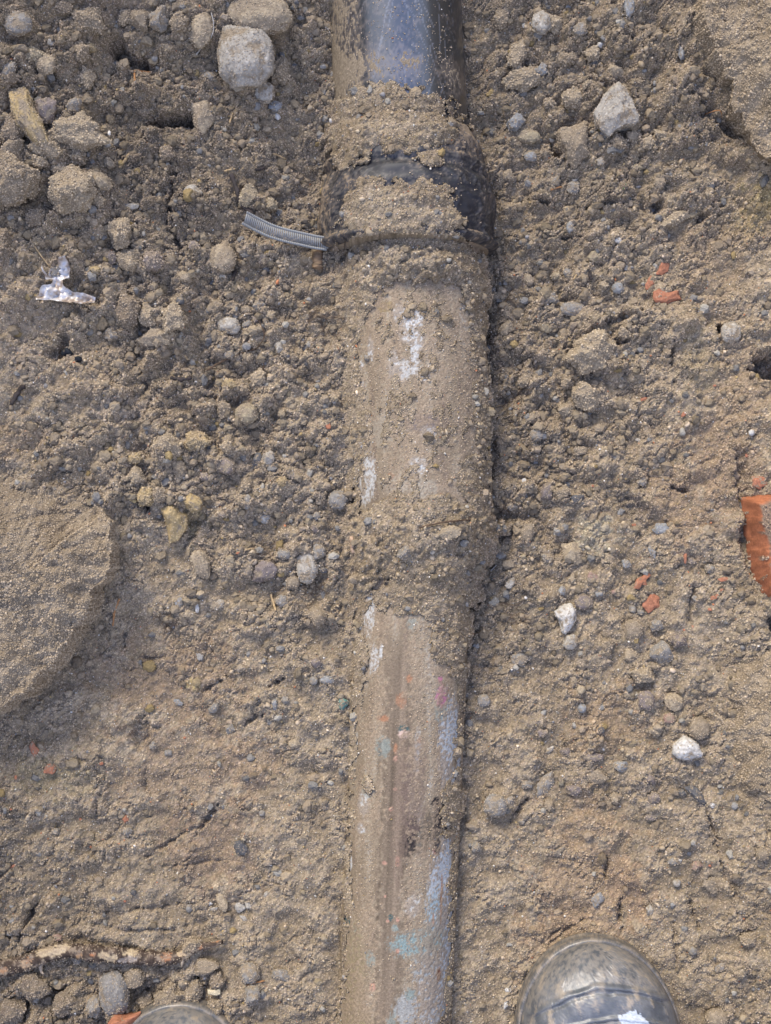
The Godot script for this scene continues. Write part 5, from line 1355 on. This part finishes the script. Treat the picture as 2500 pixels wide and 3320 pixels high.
var STRAWS := [ # path, thickness in plan units, colour, name, label
	[[[382, 534], [404, 522], [427, 510]], 9, "straw", "straw", "thick short pale straw on dark soil below the hollow"], [[[729, 556], [745, 552], [762, 546]], 7, "straw", "straw", "pale straw at the top end of the dark stick"], [[[888, 501], [905, 505], [918, 514], [930, 520]], 6, "straw", "straw", "bent pale straw between boulder and coupling"], [[[447, 279], [460, 268], [474, 258], [501, 255]], 7, "rust", "straw", "curved rust coloured straw in the dark hollow"], [[[450, 210], [459, 215], [468, 219]], 6, "straw", "straw", "tiny pale straw at the rim of the dark hollow"], [[[744, 397], [750, 385], [757, 372]], 6, "straw", "straw", "pale straw beside the faceted tan stone"],
	[[[87, 759], [120, 810], [159, 864]], 4, "straw", "grass_stalk", "thin dry stalk leaning on the crumpled foil scrap"], [[[624, 160], [645, 142], [666, 124], [690, 111], [692, 78], [684, 36]], 5, "pale", "root_hair", "pale crooked root hair round the oblong tan stone"], [[[885, 156], [893, 175], [900, 192]], 5, "straw", "straw", "short straw stuck to the side of the largest boulder"], [[[2308, 343], [2350, 342], [2397, 344]], 4, "rust", "grass_stalk", "thin straight brown stalk lying across the bank"], [[[1786, 614], [1804, 611], [1821, 608]], 6, "rust", "straw", "orange brown straw level with the coupling"], [[[1860, 906], [1868, 893], [1880, 880]], 6, "straw", "straw", "tan splinter between sandy pebble and dark bark bit"],
	[[[663, 1203], [750, 1161], [834, 1127]], 6, "twig", "twig", "long thin brown twig lying on crumbly soil"], [[[834, 1127], [858, 1090], [846, 1050], [830, 1030]], 4, "twig", "twig", "fine curved twig joining the long thin one"], [[[858, 1140], [856, 1180], [850, 1230]], 4, "twig", "twig", "hair thin twig running down from the long one"], [[[597, 1151], [603, 1158], [609, 1167]], 6, "straw", "straw", "tiny pale straw below the cluster of three clods"], [[[708, 1001], [714, 1010], [720, 1019]], 6, "straw", "straw", "tiny pale straw above a pale pebble"], [[[384, 1942], [375, 1984], [371, 2028]], 7, "rust", "straw", "orange straw standing along the ledge of soil"], [[[879, 1927], [888, 1954], [895, 1979]], 8, "straw", "straw", "tan straw below the angular grey purple stone"], [[[798, 1783], [818, 1779], [842, 1776]], 5, "straw", "straw", "straw with a rootlet tuft beside it"], [[[300, 1903], [312, 1906], [327, 1902]], 5, "pale", "straw", "pale curl of straw on the rim of soil ledge"],
	[[[1359, 1712], [1413, 1698], [1473, 1689], [1548, 1684]], 6, "twig", "twig", "brown twig lying across the soil heap over pipe joint"], [[[1589, 1852], [1598, 1842], [1608, 1832]], 4, "pale", "root_hair", "white root hair near the flat triangular chip"], [[[1140, 1738], [1142, 1765], [1143, 1792]], 13, "wood", "wood_splinter", "pale orange wood splinter stuck in the soil heap"], [[[750, 566], [771, 624], [786, 668], [822, 692]], 17, "bark", "stick", "dark bent stick lying behind the slotted strap"], [[[756, 910], [760, 895], [766, 878]], 13, "bark", "stick", "short dark stick below the rounded tan stone"], [[[28, 1312], [54, 1276], [82, 1250]], 16, "bark", "stick", "short dark bark stick on the pale slope"], [[[645, 3104], [668, 3125], [690, 3147]], 5, "twig", "twig", "thin brown twig hanging from the peeled root"], [[[798, 3200], [826, 3188], [858, 3182]], 6, "rust", "twig", "rust brown twig beside the blocky grey stone"], [[[560, 1228], [590, 1232], [622, 1224]], 14, "bark", "stick", "flat dark piece of wood sunk in crumbs"], [[[1912, 880], [1913, 910]], 13, "bark", "stick", "dark bark bit near the sandy yellow pebble"], [[[2020, 608], [2014, 622]], 4, "green", "grass_stalk", "tiny green blade in the soil"], [[[830, 552], [860, 546]], 12, "bark", "stick", "small black stick bit above the sandy lumps"]]

func build_straws() -> void:
	var cols := {"straw": Color(0.52, 0.37, 0.20), "rust": Color(0.45, 0.23, 0.10), "pale": Color(0.50, 0.45, 0.38), "twig": Color(0.13, 0.085, 0.055), "wood": Color(0.55, 0.38, 0.25), "bark": Color(0.075, 0.06, 0.052), "green": Color(0.08, 0.16, 0.05)}
	for s in STRAWS:
		var rad: float = s[1] * S * 0.5
		var n: int = maxi(s[0].size() * 5, 8)
		var p := lay(s[0], rad * 0.9 + 0.0014, n)
		var rr := PackedFloat32Array(); var cc := PackedColorArray()
		for k in n:
			p[k] += Vector3(rng.randf_range(-1, 1), rng.randf_range(-0.3, 0.3), rng.randf_range(-1, 1)) * rad * 0.25
			rr.append(rad * rng.randf_range(0.75, 1.1) * (0.6 if k == n - 1 else 1.0))
			cc.append(cols[s[2]] * rng.randf_range(0.75, 1.2))
		var o := put(s[3], tube(p, rr, cc, 7, 0.18), mats["wood"])
		tag(o, s[4], {"straw": "straw", "grass_stalk": "stalk", "root_hair": "root", "twig": "twig", "wood_splinter": "splinter", "stick": "stick"}[s[3]], "plant bits on the soil")

func build_root() -> void:
	var path := [[-60, 3150], [0, 3136], [80, 3114], [150, 3086], [220, 3070], [330, 3084], [440, 3094], [520, 3096], [585, 3092], [640, 3068], [690, 3052], [725, 3044]]
	var p := lay(path, 0.0065, 260)
	for k in range(1, p.size() - 1): p[k].y = maxf(p[k].y, 0.0145)
	for it in 30:
		for k in range(1, p.size() - 1): p[k].y = (p[k - 1].y + p[k].y * 2.0 + p[k + 1].y) * 0.25
	var peel := [[165, 3072, 42, 18, Color(0.58, 0.45, 0.28)], [205, 3066, 26, 16, Color(0.60, 0.47, 0.30)], [95, 3112, 16, 14, Color(0.52, 0.36, 0.22)], [105, 3100, 12, 10, Color(0.40, 0.21, 0.11)], [365, 3098, 26, 15, Color(0.62, 0.48, 0.29)], [345, 3084, 16, 10, Color(0.60, 0.46, 0.28)], [425, 3082, 24, 10, Color(0.60, 0.47, 0.29)], [415, 3105, 30, 10, Color(0.50, 0.42, 0.34)], [540, 3100, 14, 12, Color(0.40, 0.19, 0.10)], [500, 3070, 10, 7, Color(0.38, 0.19, 0.10)], [590, 3088, 16, 11, Color(0.58, 0.44, 0.27)], [612, 3098, 16, 8, Color(0.58, 0.44, 0.27)], [648, 3072, 8, 8, Color(0.40, 0.2, 0.1)], [690, 3050, 18, 9, Color(0.50, 0.24, 0.11)], [310, 3080, 10, 8, Color(0.45, 0.2, 0.1)], [20, 3130, 16, 9, Color(0.42, 0.24, 0.13)], [260, 3086, 14, 8, Color(0.42, 0.26, 0.14)]]
	var n1 := fnoise(91, 7.0, 0, 3); var n2 := fnoise(92, 1.6, 0, 2)
	var v := PackedVector3Array(); var c := PackedColorArray(); var idx := PackedInt32Array()
	var sides := 30
	for k in p.size():
		var t := k / (p.size() - 1.0)
		var d := (p[mini(k + 1, p.size() - 1)] - p[maxi(k - 1, 0)]).normalized()
		var s := d.cross(Vector3.UP).normalized(); var u := s.cross(d).normalized()
		var R := lerpf(0.0064, 0.0052, t)
		if t > 0.78: R = lerpf(0.0052, 0.0016, (t - 0.78) / 0.22)
		if t > 0.44 and t < 0.66: R *= 1.12
		R *= 1.0 + 0.22 * n1.get_noise_1d(k * 1.1)
		for i in sides:
			var a := TAU * i / sides
			var dir := s * cos(a) + u * sin(a)
			var q := p[k] + dir * R
			var n := n1.get_noise_3dv(q * 1000.0); var f := n2.get_noise_3d(q.x * 220.0, q.y * 1000.0, q.z * 1000.0)
			var col := Color(0.085, 0.060, 0.045).lerp(Color(0.20, 0.145, 0.105), smoothstep(-0.25, 0.45, n + 0.5 * f))
			if n + f * 0.5 > 0.22: col = Color(0.30, 0.23, 0.165)
			var sh := 0.10 * n + 0.10 * f
			for e in peel:
				var uu: float = (q.x - wx(e[0], 0.018)) / (e[2] * S); var ww: float = (q.z - wz(e[1], 0.018)) / (e[3] * S)
				var g := 1.0 - sqrt(uu * uu + ww * ww) + 0.35 * n + 0.6 * f
				if g > 0.0 and dir.y > -0.2:
					col = (e[4] as Color).lerp(Color(0.36, 0.27, 0.19), clampf(0.45 - 1.2 * f, 0.0, 0.85)); sh = -0.2 + 0.10 * f
			v.append(p[k] + dir * R * (1.0 + sh)); c.append(col * rng.randf_range(0.85, 1.12))
	for k in p.size() - 1:
		for i in sides:
			var a := k * sides + i; var b := k * sides + (i + 1) % sides
			idx.append_array(PackedInt32Array([a, b, a + sides, b, b + sides, a + sides]))
	var root := thing("tree_root", Vector3.ZERO, "bark-stripped root with cream and orange wood showing, lying on stones", "root")
	grains_on(put("main_root", arrays_mesh(v, c, idx), mats["wood"], root), "a", 0.75)
	for s in [[[138, 3118], [142, 3136], [146, 3152]], [[232, 3074], [238, 3064], [252, 3062]], [[600, 3094], [596, 3112], [592, 3126]]]:
		var sp := lay(s, 0.006, 8)
		for k in 8: sp[k].y = maxf(sp[k].y, 0.014)
		var rr := PackedFloat32Array(); var cc := PackedColorArray()
		for k in 8:
			rr.append(0.0020 - 0.0002 * k); cc.append(Color(0.55, 0.43, 0.30) * rng.randf_range(0.8, 1.15))
		put("peeled_splinter", tube(sp, rr, cc, 7, 0.3), mats["wood"], root)
	# cream wood chip
	var rec := [696, 3212, 46, 26, 0, "f", "cream", 0.95, "", [[-1, -.8], [-.2, -.6], [.9, -1], [1, .5], [.3, .7], [-.9, .6]]]
	var o := put("wood_chip", make_stone(rec, 4242, 3, 0.0, 1.0), mats["wood"])
	var x := wx(696, 0.012); var z := wz(3212, 0.012)
	o.position = Vector3(x, top_at(x, z) + 0.0065, z)
	tag(o, "cream coloured wood chip lying on dark clods near a boot toe", "wood chip")

func build_rootlets() -> void:
	var spots := [[60, 620, 70, "tangle of dark rootlets over the biggest brown clod", 14], [150, 660, 60, "dark rootlets hanging below the yellowish tan clod", 10], [1010, 1925, 50, "dark rootlet tuft between grey stones by the pipe joint", 16], [860, 1790, 45, "brownish rootlet tuft above the angular grey purple stone", 14], [1060, 1050, 60, "fine brown rootlets beside the socket of old pipe", 12], [1020, 1010, 50, "fine brown rootlets under the screw housing", 12], [1670, 960, 50, "dark rootlets in the gap beside the coupling and socket", 10], [1660, 1290, 60, "dark rootlets in the shaded gap along the socket", 10], [1670, 1990, 50, "dark rootlet tuft by the pale heart shaped stone", 14], [705, 3185, 40, "brown rootlet tuft on the dark fibrous clod", 12], [530, 2015, 40, "dark rootlet tuft on packed soil", 12], [540, 1040, 40, "", 0], [1650, 1640, 30, "reddish rootlets near the lilac grey stone", 6], [360, 3090, 50, "fine hairs along the peeled root", 6]]
	var r := RandomNumberGenerator.new(); r.seed = 66
	for s in spots:
		if s[4] == 0: continue
		var st := SurfaceTool.new()
		st.begin(Mesh.PRIMITIVE_TRIANGLES)
		for k in s[4]:
			var a := r.randf() * TAU
			var x0: float = s[0] + r.randf_range(-1, 1) * s[2] * 0.6; var y0: float = s[1] + r.randf_range(-1, 1) * s[2] * 0.6
			var path := []
			for q in 5:
				path.append([x0, y0])
				a += r.randf_range(-0.8, 0.8)
				x0 += cos(a) * s[2] * 0.2; y0 += sin(a) * s[2] * 0.2
			var p := lay(path, 0.0012 + r.randf() * 0.002, 12)
			var rr := PackedFloat32Array(); var cc := PackedColorArray()
			var col := Color(0.09, 0.065, 0.05).lerp(Color(0.24, 0.17, 0.115), r.randf())
			for q in 12:
				rr.append(r.randf_range(0.00018, 0.00032)); cc.append(col)
			st.append_from(tube(p, rr, cc, 4), 0, Transform3D())
		var o := put("rootlet_tuft", st.commit(), mats["wood"])
		tag(o, s[3], "rootlets", "rootlet tufts in the soil")

func build_foil() -> void:
	var raw := [[235, 105], [265, 165], [272, 140], [300, 90], [320, 122], [335, 72], [370, 65], [385, 110], [375, 170], [345, 185], [350, 215], [400, 248], [460, 250], [510, 270], [505, 300], [440, 308], [350, 302], [280, 292], [205, 295], [215, 275], [235, 215], [282, 205], [290, 182], [255, 182]]
	var poly := PackedVector2Array()
	for p in raw: poly.append(Vector2(wx(p[0] / 1.666, 0.055), wz(800 + p[1] / 1.666, 0.055)))
	var pts := PackedVector2Array()
	var n := poly.size()
	for i in n:
		var L := poly[i].distance_to(poly[(i + 1) % n])
		var m := maxi(int(L / 0.0013), 1)
		for k in m: pts.append(poly[i].lerp(poly[(i + 1) % n], float(k) / m))
	var box := Rect2(poly[0], Vector2.ZERO)
	for p in poly: box = box.expand(p)
	var x := box.position.x
	while x < box.end.x:
		var z := box.position.y
		while z < box.end.y:
			var q := Vector2(x + rng.randf_range(-0.0004, 0.0004), z + rng.randf_range(-0.0004, 0.0004))
			if in_poly(q, poly) > 0.0006: pts.append(q)
			z += 0.0013
		x += 0.0013
	var tri := Geometry2D.triangulate_delaunay(pts)
	var cr := fnoise(95, 9.0, 1); var cf := fnoise(96, 4.0, 0, 2); var cb := fnoise(97, 12.0, 0, 2)
	var v := PackedVector3Array(); var c := PackedColorArray(); var idx := PackedInt32Array()
	for side in 2:
		for p in pts:
			var X := p.x * 1000.0; var Z := p.y * 1000.0
			var g := top_at(p.x, p.y)
			var h := 0.5 * g + 0.5 * 0.046 + 0.006 + 0.006 * (1.0 + cr.get_noise_2d(X, Z)) + 0.0022 * cf.get_noise_2d(X, Z)
			h = maxf(h, g + 0.0018)
			var edge := in_poly(p, poly)
			if edge < 0.002: h += (0.002 - edge) * 1.4
			v.append(Vector3(p.x, h - side * 0.0005, p.y))
			var dirt := cb.get_noise_2d(X, Z) * 0.9 + cf.get_noise_2d(X + 50.0, Z) * 0.6
			var col := Color(0.47, 0.445, 0.42)
			if dirt > 0.10: col = Color(0.27, 0.205, 0.15)
			elif dirt > -0.08: col = Color(0.42, 0.37, 0.33)
			c.append(col * rng.randf_range(0.88, 1.1))
	for k in range(0, tri.size(), 3):
		var cc := (pts[tri[k]] + pts[tri[k + 1]] + pts[tri[k + 2]]) / 3.0
		if not Geometry2D.is_point_in_polygon(cc, poly): continue
		var a := tri[k]; var b := tri[k + 1]; var d := tri[k + 2]
		var nn := (v[d] - v[a]).cross(v[b] - v[a])
		if nn.y < 0.0:
			var s := b; b = d; d = s
		idx.append_array(PackedInt32Array([a, b, d, a + pts.size(), d + pts.size(), b + pts.size()]))
	tag(put("foil_scrap", arrays_mesh(v, c, idx), mats["foil"]), "crumpled whitish silver foil scrap with curled corners on the soil", "foil")

# ---------- boots ----------
func boot_half_width(u: float) -> float:
	if u < 0.085: return 0.0665 * pow(maxf(1.0 - pow(1.0 - u / 0.085, 2.0), 0.0), 0.5)
	if u < 0.16: return lerpf(0.0665, 0.052, smoothstep(0.085, 0.16, u))
	if u < 0.24: return lerpf(0.052, 0.050, (u - 0.16) / 0.08)
	return 0.050 * sqrt(maxf(1.0 - pow((u - 0.24) / 0.06, 2.0), 0.0))

func boot_height(u: float) -> float:
	if u < 0.055: return 0.022 + 0.044 * pow(maxf(1.0 - pow(1.0 - u / 0.055, 2.0), 0.0), 0.55)
	if u < 0.2: return lerpf(0.066, 0.115, smoothstep(0.055, 0.2, u) )
	return lerpf(0.115, 0.035, smoothstep(0.26, 0.30, u))

func build_boot(at: Vector3, turn: float, sgn: float, label: String) -> void:
	var b := thing("rubber_boot", at, label, "boot", "worn rubber boots of the digger")
	b.rotation.y = turn
	var n1 := fnoise(101 + int(sgn), 24.0, 0, 3); var n2 := fnoise(103, 5.0, 0, 2); var n3 := fnoise(104, 1.6, 0, 2)
	# upper
	var us := PackedFloat32Array()
	var u := 0.0
	while u < 0.2999:
		us.append(u)
		u += 0.0004 if u < 0.004 else (0.0008 if u < 0.1 else 0.005)
	us.append(0.2999)
	var cols := 170
	var v := PackedVector3Array(); var c := PackedColorArray(); var idx := PackedInt32Array()
	var shifted := 0.002
	for r in us.size():
		u = us[r]
		var w := maxf(boot_half_width(u) - 0.0022, 0.0)
		var h := boot_height(u)
		for k in cols + 1:
			var a := PI * k / cols
			var cs := cos(a)
			var x := signf(cs) * pow(absf(cs), 0.78) * w
			var y := 0.014 + (h - 0.014) * pow(sin(a), 0.72)
			var z := u + shifted * (1.0 - u / 0.3)
			var X := x * 1000.0 * sgn; var Z := z * 1000.0
			var Y := y * 1000.0
			var m := n1.get_noise_3d(X, Y, Z); var f := n2.get_noise_3d(X, Y, Z * 0.6); var g := n3.get_noise_3d(X, Y, Z)
			# toe cap seam and a second ridge behind it
			var q := u - 0.42 * w * pow(absf(x) / maxf(w, 0.001), 2.4)
			y += 0.0018 * smoothstep(0.0026, 0.0006, absf(q - 0.022 + 0.002 * m)) - 0.0012 * smoothstep(0.0018, 0.0003, absf(q - 0.0262 + 0.002 * m))
			y += 0.0014 * smoothstep(0.0022, 0.0005, absf(q - 0.043 + 0.002 * m)) + 0.0009 * m + 0.0002 * g
			y += 0.0012 * n1.get_noise_2d(X * 0.25, Z * 2.6 + 200.0) * smoothstep(0.05, 0.075, u)      # flex wrinkles
			var col := Color(0.065, 0.070, 0.077).lerp(Color(0.135, 0.135, 0.135), smoothstep(-0.5, 0.6, m + 0.25 * f))
			# woven print of the vamp
			if q > 0.045 and absf(x) < w * 0.8:
				var weave := (sin(X * 3.3) > 0.35) or (sin(Z * 3.3) > 0.35)
				if weave:
					y += 0.0003; col = col.lerp(Color(0.27, 0.235, 0.18), 0.6)
			# dried mud in streaks and patches
			var mud := 0.6 * m + 0.8 * n2.get_noise_3d(X * 0.5 + 31.0, Y * 0.5, Z * 0.16) + 0.35 * g
			if mud > 0.24: col = col.lerp(Color(0.31, 0.25, 0.18), clampf((mud - 0.24) * 1.8, 0.0, 0.8)); y += 0.0003
			if q < 0.020: col = col.lerp(Color(0.21, 0.185, 0.155), clampf(0.4 + f + 0.5 * g, 0.0, 0.6))
			if f + 0.4 * g > 0.46 and q > 0.05: col = Color(0.36, 0.29, 0.13)
			if sgn > 0.0:      # pale torn reflective patch
				var pd := in_poly(Vector2(x, u), PackedVector2Array([Vector2(0.010, 0.041), Vector2(0.024, 0.040), Vector2(0.033, 0.050), Vector2(0.040, 0.068), Vector2(0.044, 0.09), Vector2(0.022, 0.09), Vector2(0.016, 0.058)])) + 0.0014 * f + 0.0006 * g
				if pd > 0.0: col = Color(0.46, 0.49, 0.52) * (0.9 + 0.3 * g); y += 0.0004
			v.append(Vector3(x * sgn, y, z)); c.append(col * rng.randf_range(0.9, 1.1))
	grid_faces(idx, us.size(), cols + 1, sgn > 0.0)
	put("upper", arrays_mesh(v, c, idx), mats["boot"], b)
	# sole with its rolled rim
	v = PackedVector3Array(); c = PackedColorArray(); idx = PackedInt32Array()
	var prof := [[-0.006, 0.0], [-0.002, 0.0], [0.0, 0.0025], [0.0, 0.006], [-0.001, 0.009], [0.0, 0.012], [0.0, 0.016], [-0.0008, 0.0185], [-0.0022, 0.0195], [-0.004, 0.019]]
	var outline := PackedVector2Array()
	var N := 260
	for k in N + 1:
		var t := float(k) / N
		var uu := 0.0850 * (1.0 - cos(t * PI * 0.5)) if t < 1.0 else 0.085
		outline.append(Vector2(boot_half_width(uu), uu))
	for k in range(1, 61): outline.append(Vector2(boot_half_width(0.085 + 0.215 * k / 60.0), 0.085 + 0.215 * k / 60.0))
	var full := PackedVector2Array()
	for k in range(outline.size() - 1, 0, -1): full.append(Vector2(-outline[k].x, outline[k].y))
	full.append_array(outline)
	for k in full.size():
		var d := (full[mini(k + 1, full.size() - 1)] - full[maxi(k - 1, 0)]).normalized()
		var nrm := Vector2(d.y, -d.x)
		for pr in prof:
			var q: Vector2 = full[k] + nrm * pr[0]
			var f := n2.get_noise_3d(q.x * 500.0, pr[1] * 2500.0, q.y * 500.0); var g := n3.get_noise_3d(q.x * 1000.0, pr[1] * 1000.0, q.y * 1000.0)
			v.append(Vector3(q.x * sgn, pr[1] + 0.0003 * f, q.y))
			c.append(Color(0.085, 0.083, 0.08).lerp(Color(0.25, 0.205, 0.155), clampf(0.35 + 0.9 * f + 0.6 * g, 0.0, 0.9)) * rng.randf_range(0.88, 1.1))
	grid_faces(idx, full.size(), prof.size(), sgn < 0.0)
	put("sole", arrays_mesh(v, c, idx), mats["boot"], b)
	# shaft
	v = PackedVector3Array(); c = PackedColorArray(); idx = PackedInt32Array()
	var lv := [[0.06, 0.046, 0.066, 0.222], [0.10, 0.047, 0.064, 0.222], [0.14, 0.049, 0.060, 0.226], [0.20, 0.055, 0.062, 0.230], [0.28, 0.060, 0.066, 0.232], [0.34, 0.062, 0.068, 0.232], [0.343, 0.060, 0.066, 0.232], [0.33, 0.057, 0.063, 0.232], [0.16, 0.047, 0.056, 0.226]]
	for L in lv:
		for k in 49:
			var a := TAU * k / 48.0
			var g: float = n1.get_noise_2d(cos(a) * 60.0, L[0] * 1000.0)
			v.append(Vector3(cos(a) * L[1] * sgn, L[0] + 0.002 * g, L[3] + sin(a) * L[2]))
			c.append(Color(0.045, 0.048, 0.052).lerp(Color(0.2, 0.165, 0.125), clampf(0.2 + g, 0.0, 0.6)))
	grid_faces(idx, lv.size(), 49, sgn > 0.0)
	put("shaft", arrays_mesh(v, c, idx), mats["boot"], b)

func grid_faces(idx: PackedInt32Array, rows: int, cols: int, flip: bool) -> void:
	for r in rows - 1:
		for k in cols - 1:
			var a := r * cols + k
			if flip: idx.append_array(PackedInt32Array([a, a + 1, a + cols, a + 1, a + cols + 1, a + cols]))
			else: idx.append_array(PackedInt32Array([a, a + cols, a + 1, a + 1, a + cols, a + cols + 1]))

func build_boots() -> void:
	build_boot(Vector3(wx(1905, 0.02), 0.0035, wz(3042, 0.02)), 0.11, 1.0, "mud-streaked grey rubber boot with a pale torn patch on its toe")
	build_boot(Vector3(wx(596, 0.02), 0.0035, wz(3250, 0.02)), -0.06, -1.0, "mud-streaked grey rubber boot toe standing beside the broken red tile")

func _ready() -> void:
	rng.seed = 12345
	# camera, held level over the trench and looking straight down
	var cam := Camera3D.new()
	cam.name = "camera"
	cam.position = Vector3(0, HC, 0)
	cam.rotation_degrees = Vector3(-90, 0, 0)
	cam.fov = rad_to_deg(2.0 * atan(1660.0 * S / HC))
	cam.near = 0.02
	cam.far = 80.0
	add_child(cam)
	cam.current = true
	# bright sky, high soft sun from beyond the head of the trench
	var env := Environment.new()
	env.background_mode = Environment.BG_SKY
	var sm := ProceduralSkyMaterial.new()
	sm.sky_top_color = Color(0.42, 0.62, 1.0)
	sm.sky_horizon_color = Color(0.90, 0.895, 0.87)
	sm.sky_curve = 1.4
	sm.ground_bottom_color = Color(0.30, 0.25, 0.2)
	sm.ground_horizon_color = Color(0.5, 0.47, 0.43)
	var sky := Sky.new()
	sky.sky_material = sm
	env.sky = sky
	env.background_energy_multiplier = 0.68
	env.tonemap_mode = Environment.TONE_MAPPER_LINEAR
	env.tonemap_exposure = 3.5
	env.sdfgi_enabled = true
	env.ssao_enabled = true
	env.ssil_enabled = true
	var we := WorldEnvironment.new()
	we.name = "world_environment"
	we.environment = env
	add_child(we)
	var sun := DirectionalLight3D.new()
	sun.name = "sun"
	sun.light_energy = 0.5
	sun.light_color = Color(1.0, 0.97, 0.925)
	sun.light_angular_distance = 24.0
	sun.shadow_enabled = true
	add_child(sun)
	sun.look_at_from_position(Vector3(-0.45, 0.85, -1.05), Vector3.ZERO, Vector3.UP)
	# materials
	var ga := grain_texture(1, 0.62, 1.0)
	var gn := grain_texture(2, 0.0, 1.0, true, 3.0)
	stone_mat("soil", ga, gn, 0.17, 0.95, 0.7)
	stone_mat("crust", ga, gn, 0.17, 0.85, 0.5)
	stone_mat("crumb", null, null, 0.17, 0.95, 0.0)
	stone_mat("clod", ga, gn, 0.15, 0.95, 0.8)
	stone_mat("stone", ga, gn, 0.21, 0.8, 0.45)
	stone_mat("stone_wet", ga, gn, 0.25, 0.62, 0.3)
	stone_mat("brick", ga, gn, 0.2, 0.9, 0.4)
	stone_mat("wood", ga, gn, 0.1, 0.8, 0.3)
	stone_mat("dust", ga, gn, 0.17, 0.95, 0.5)
	plain_mat("soil_plain", 0.95, 0.2)
	var bp := plain_mat("black_plastic", 0.30, 0.9)
	bp.clearcoat_enabled = true; bp.clearcoat = 0.6; bp.clearcoat_roughness = 0.22
	plain_mat("rubber", 0.58, 0.45)
	plain_mat("boot", 0.4, 0.5)
	plain_mat("steel", 0.55, 0.5, 0.3)
	plain_mat("foil", 0.4, 0.6, 0.15)
	# the setting, then the things
	make_icos()
	build_ground()
	build_slabs()
	print("ground ", Time.get_ticks_msec())
	build_pipes()
	print("pipes ", Time.get_ticks_msec())
	build_boots()
	build_root()
	build_stones()
	print("stones ", Time.get_ticks_msec())
	build_bricks()
	build_foil()
	build_straws()
	build_rootlets()
	build_crumbs()
	print("done ", Time.get_ticks_msec())
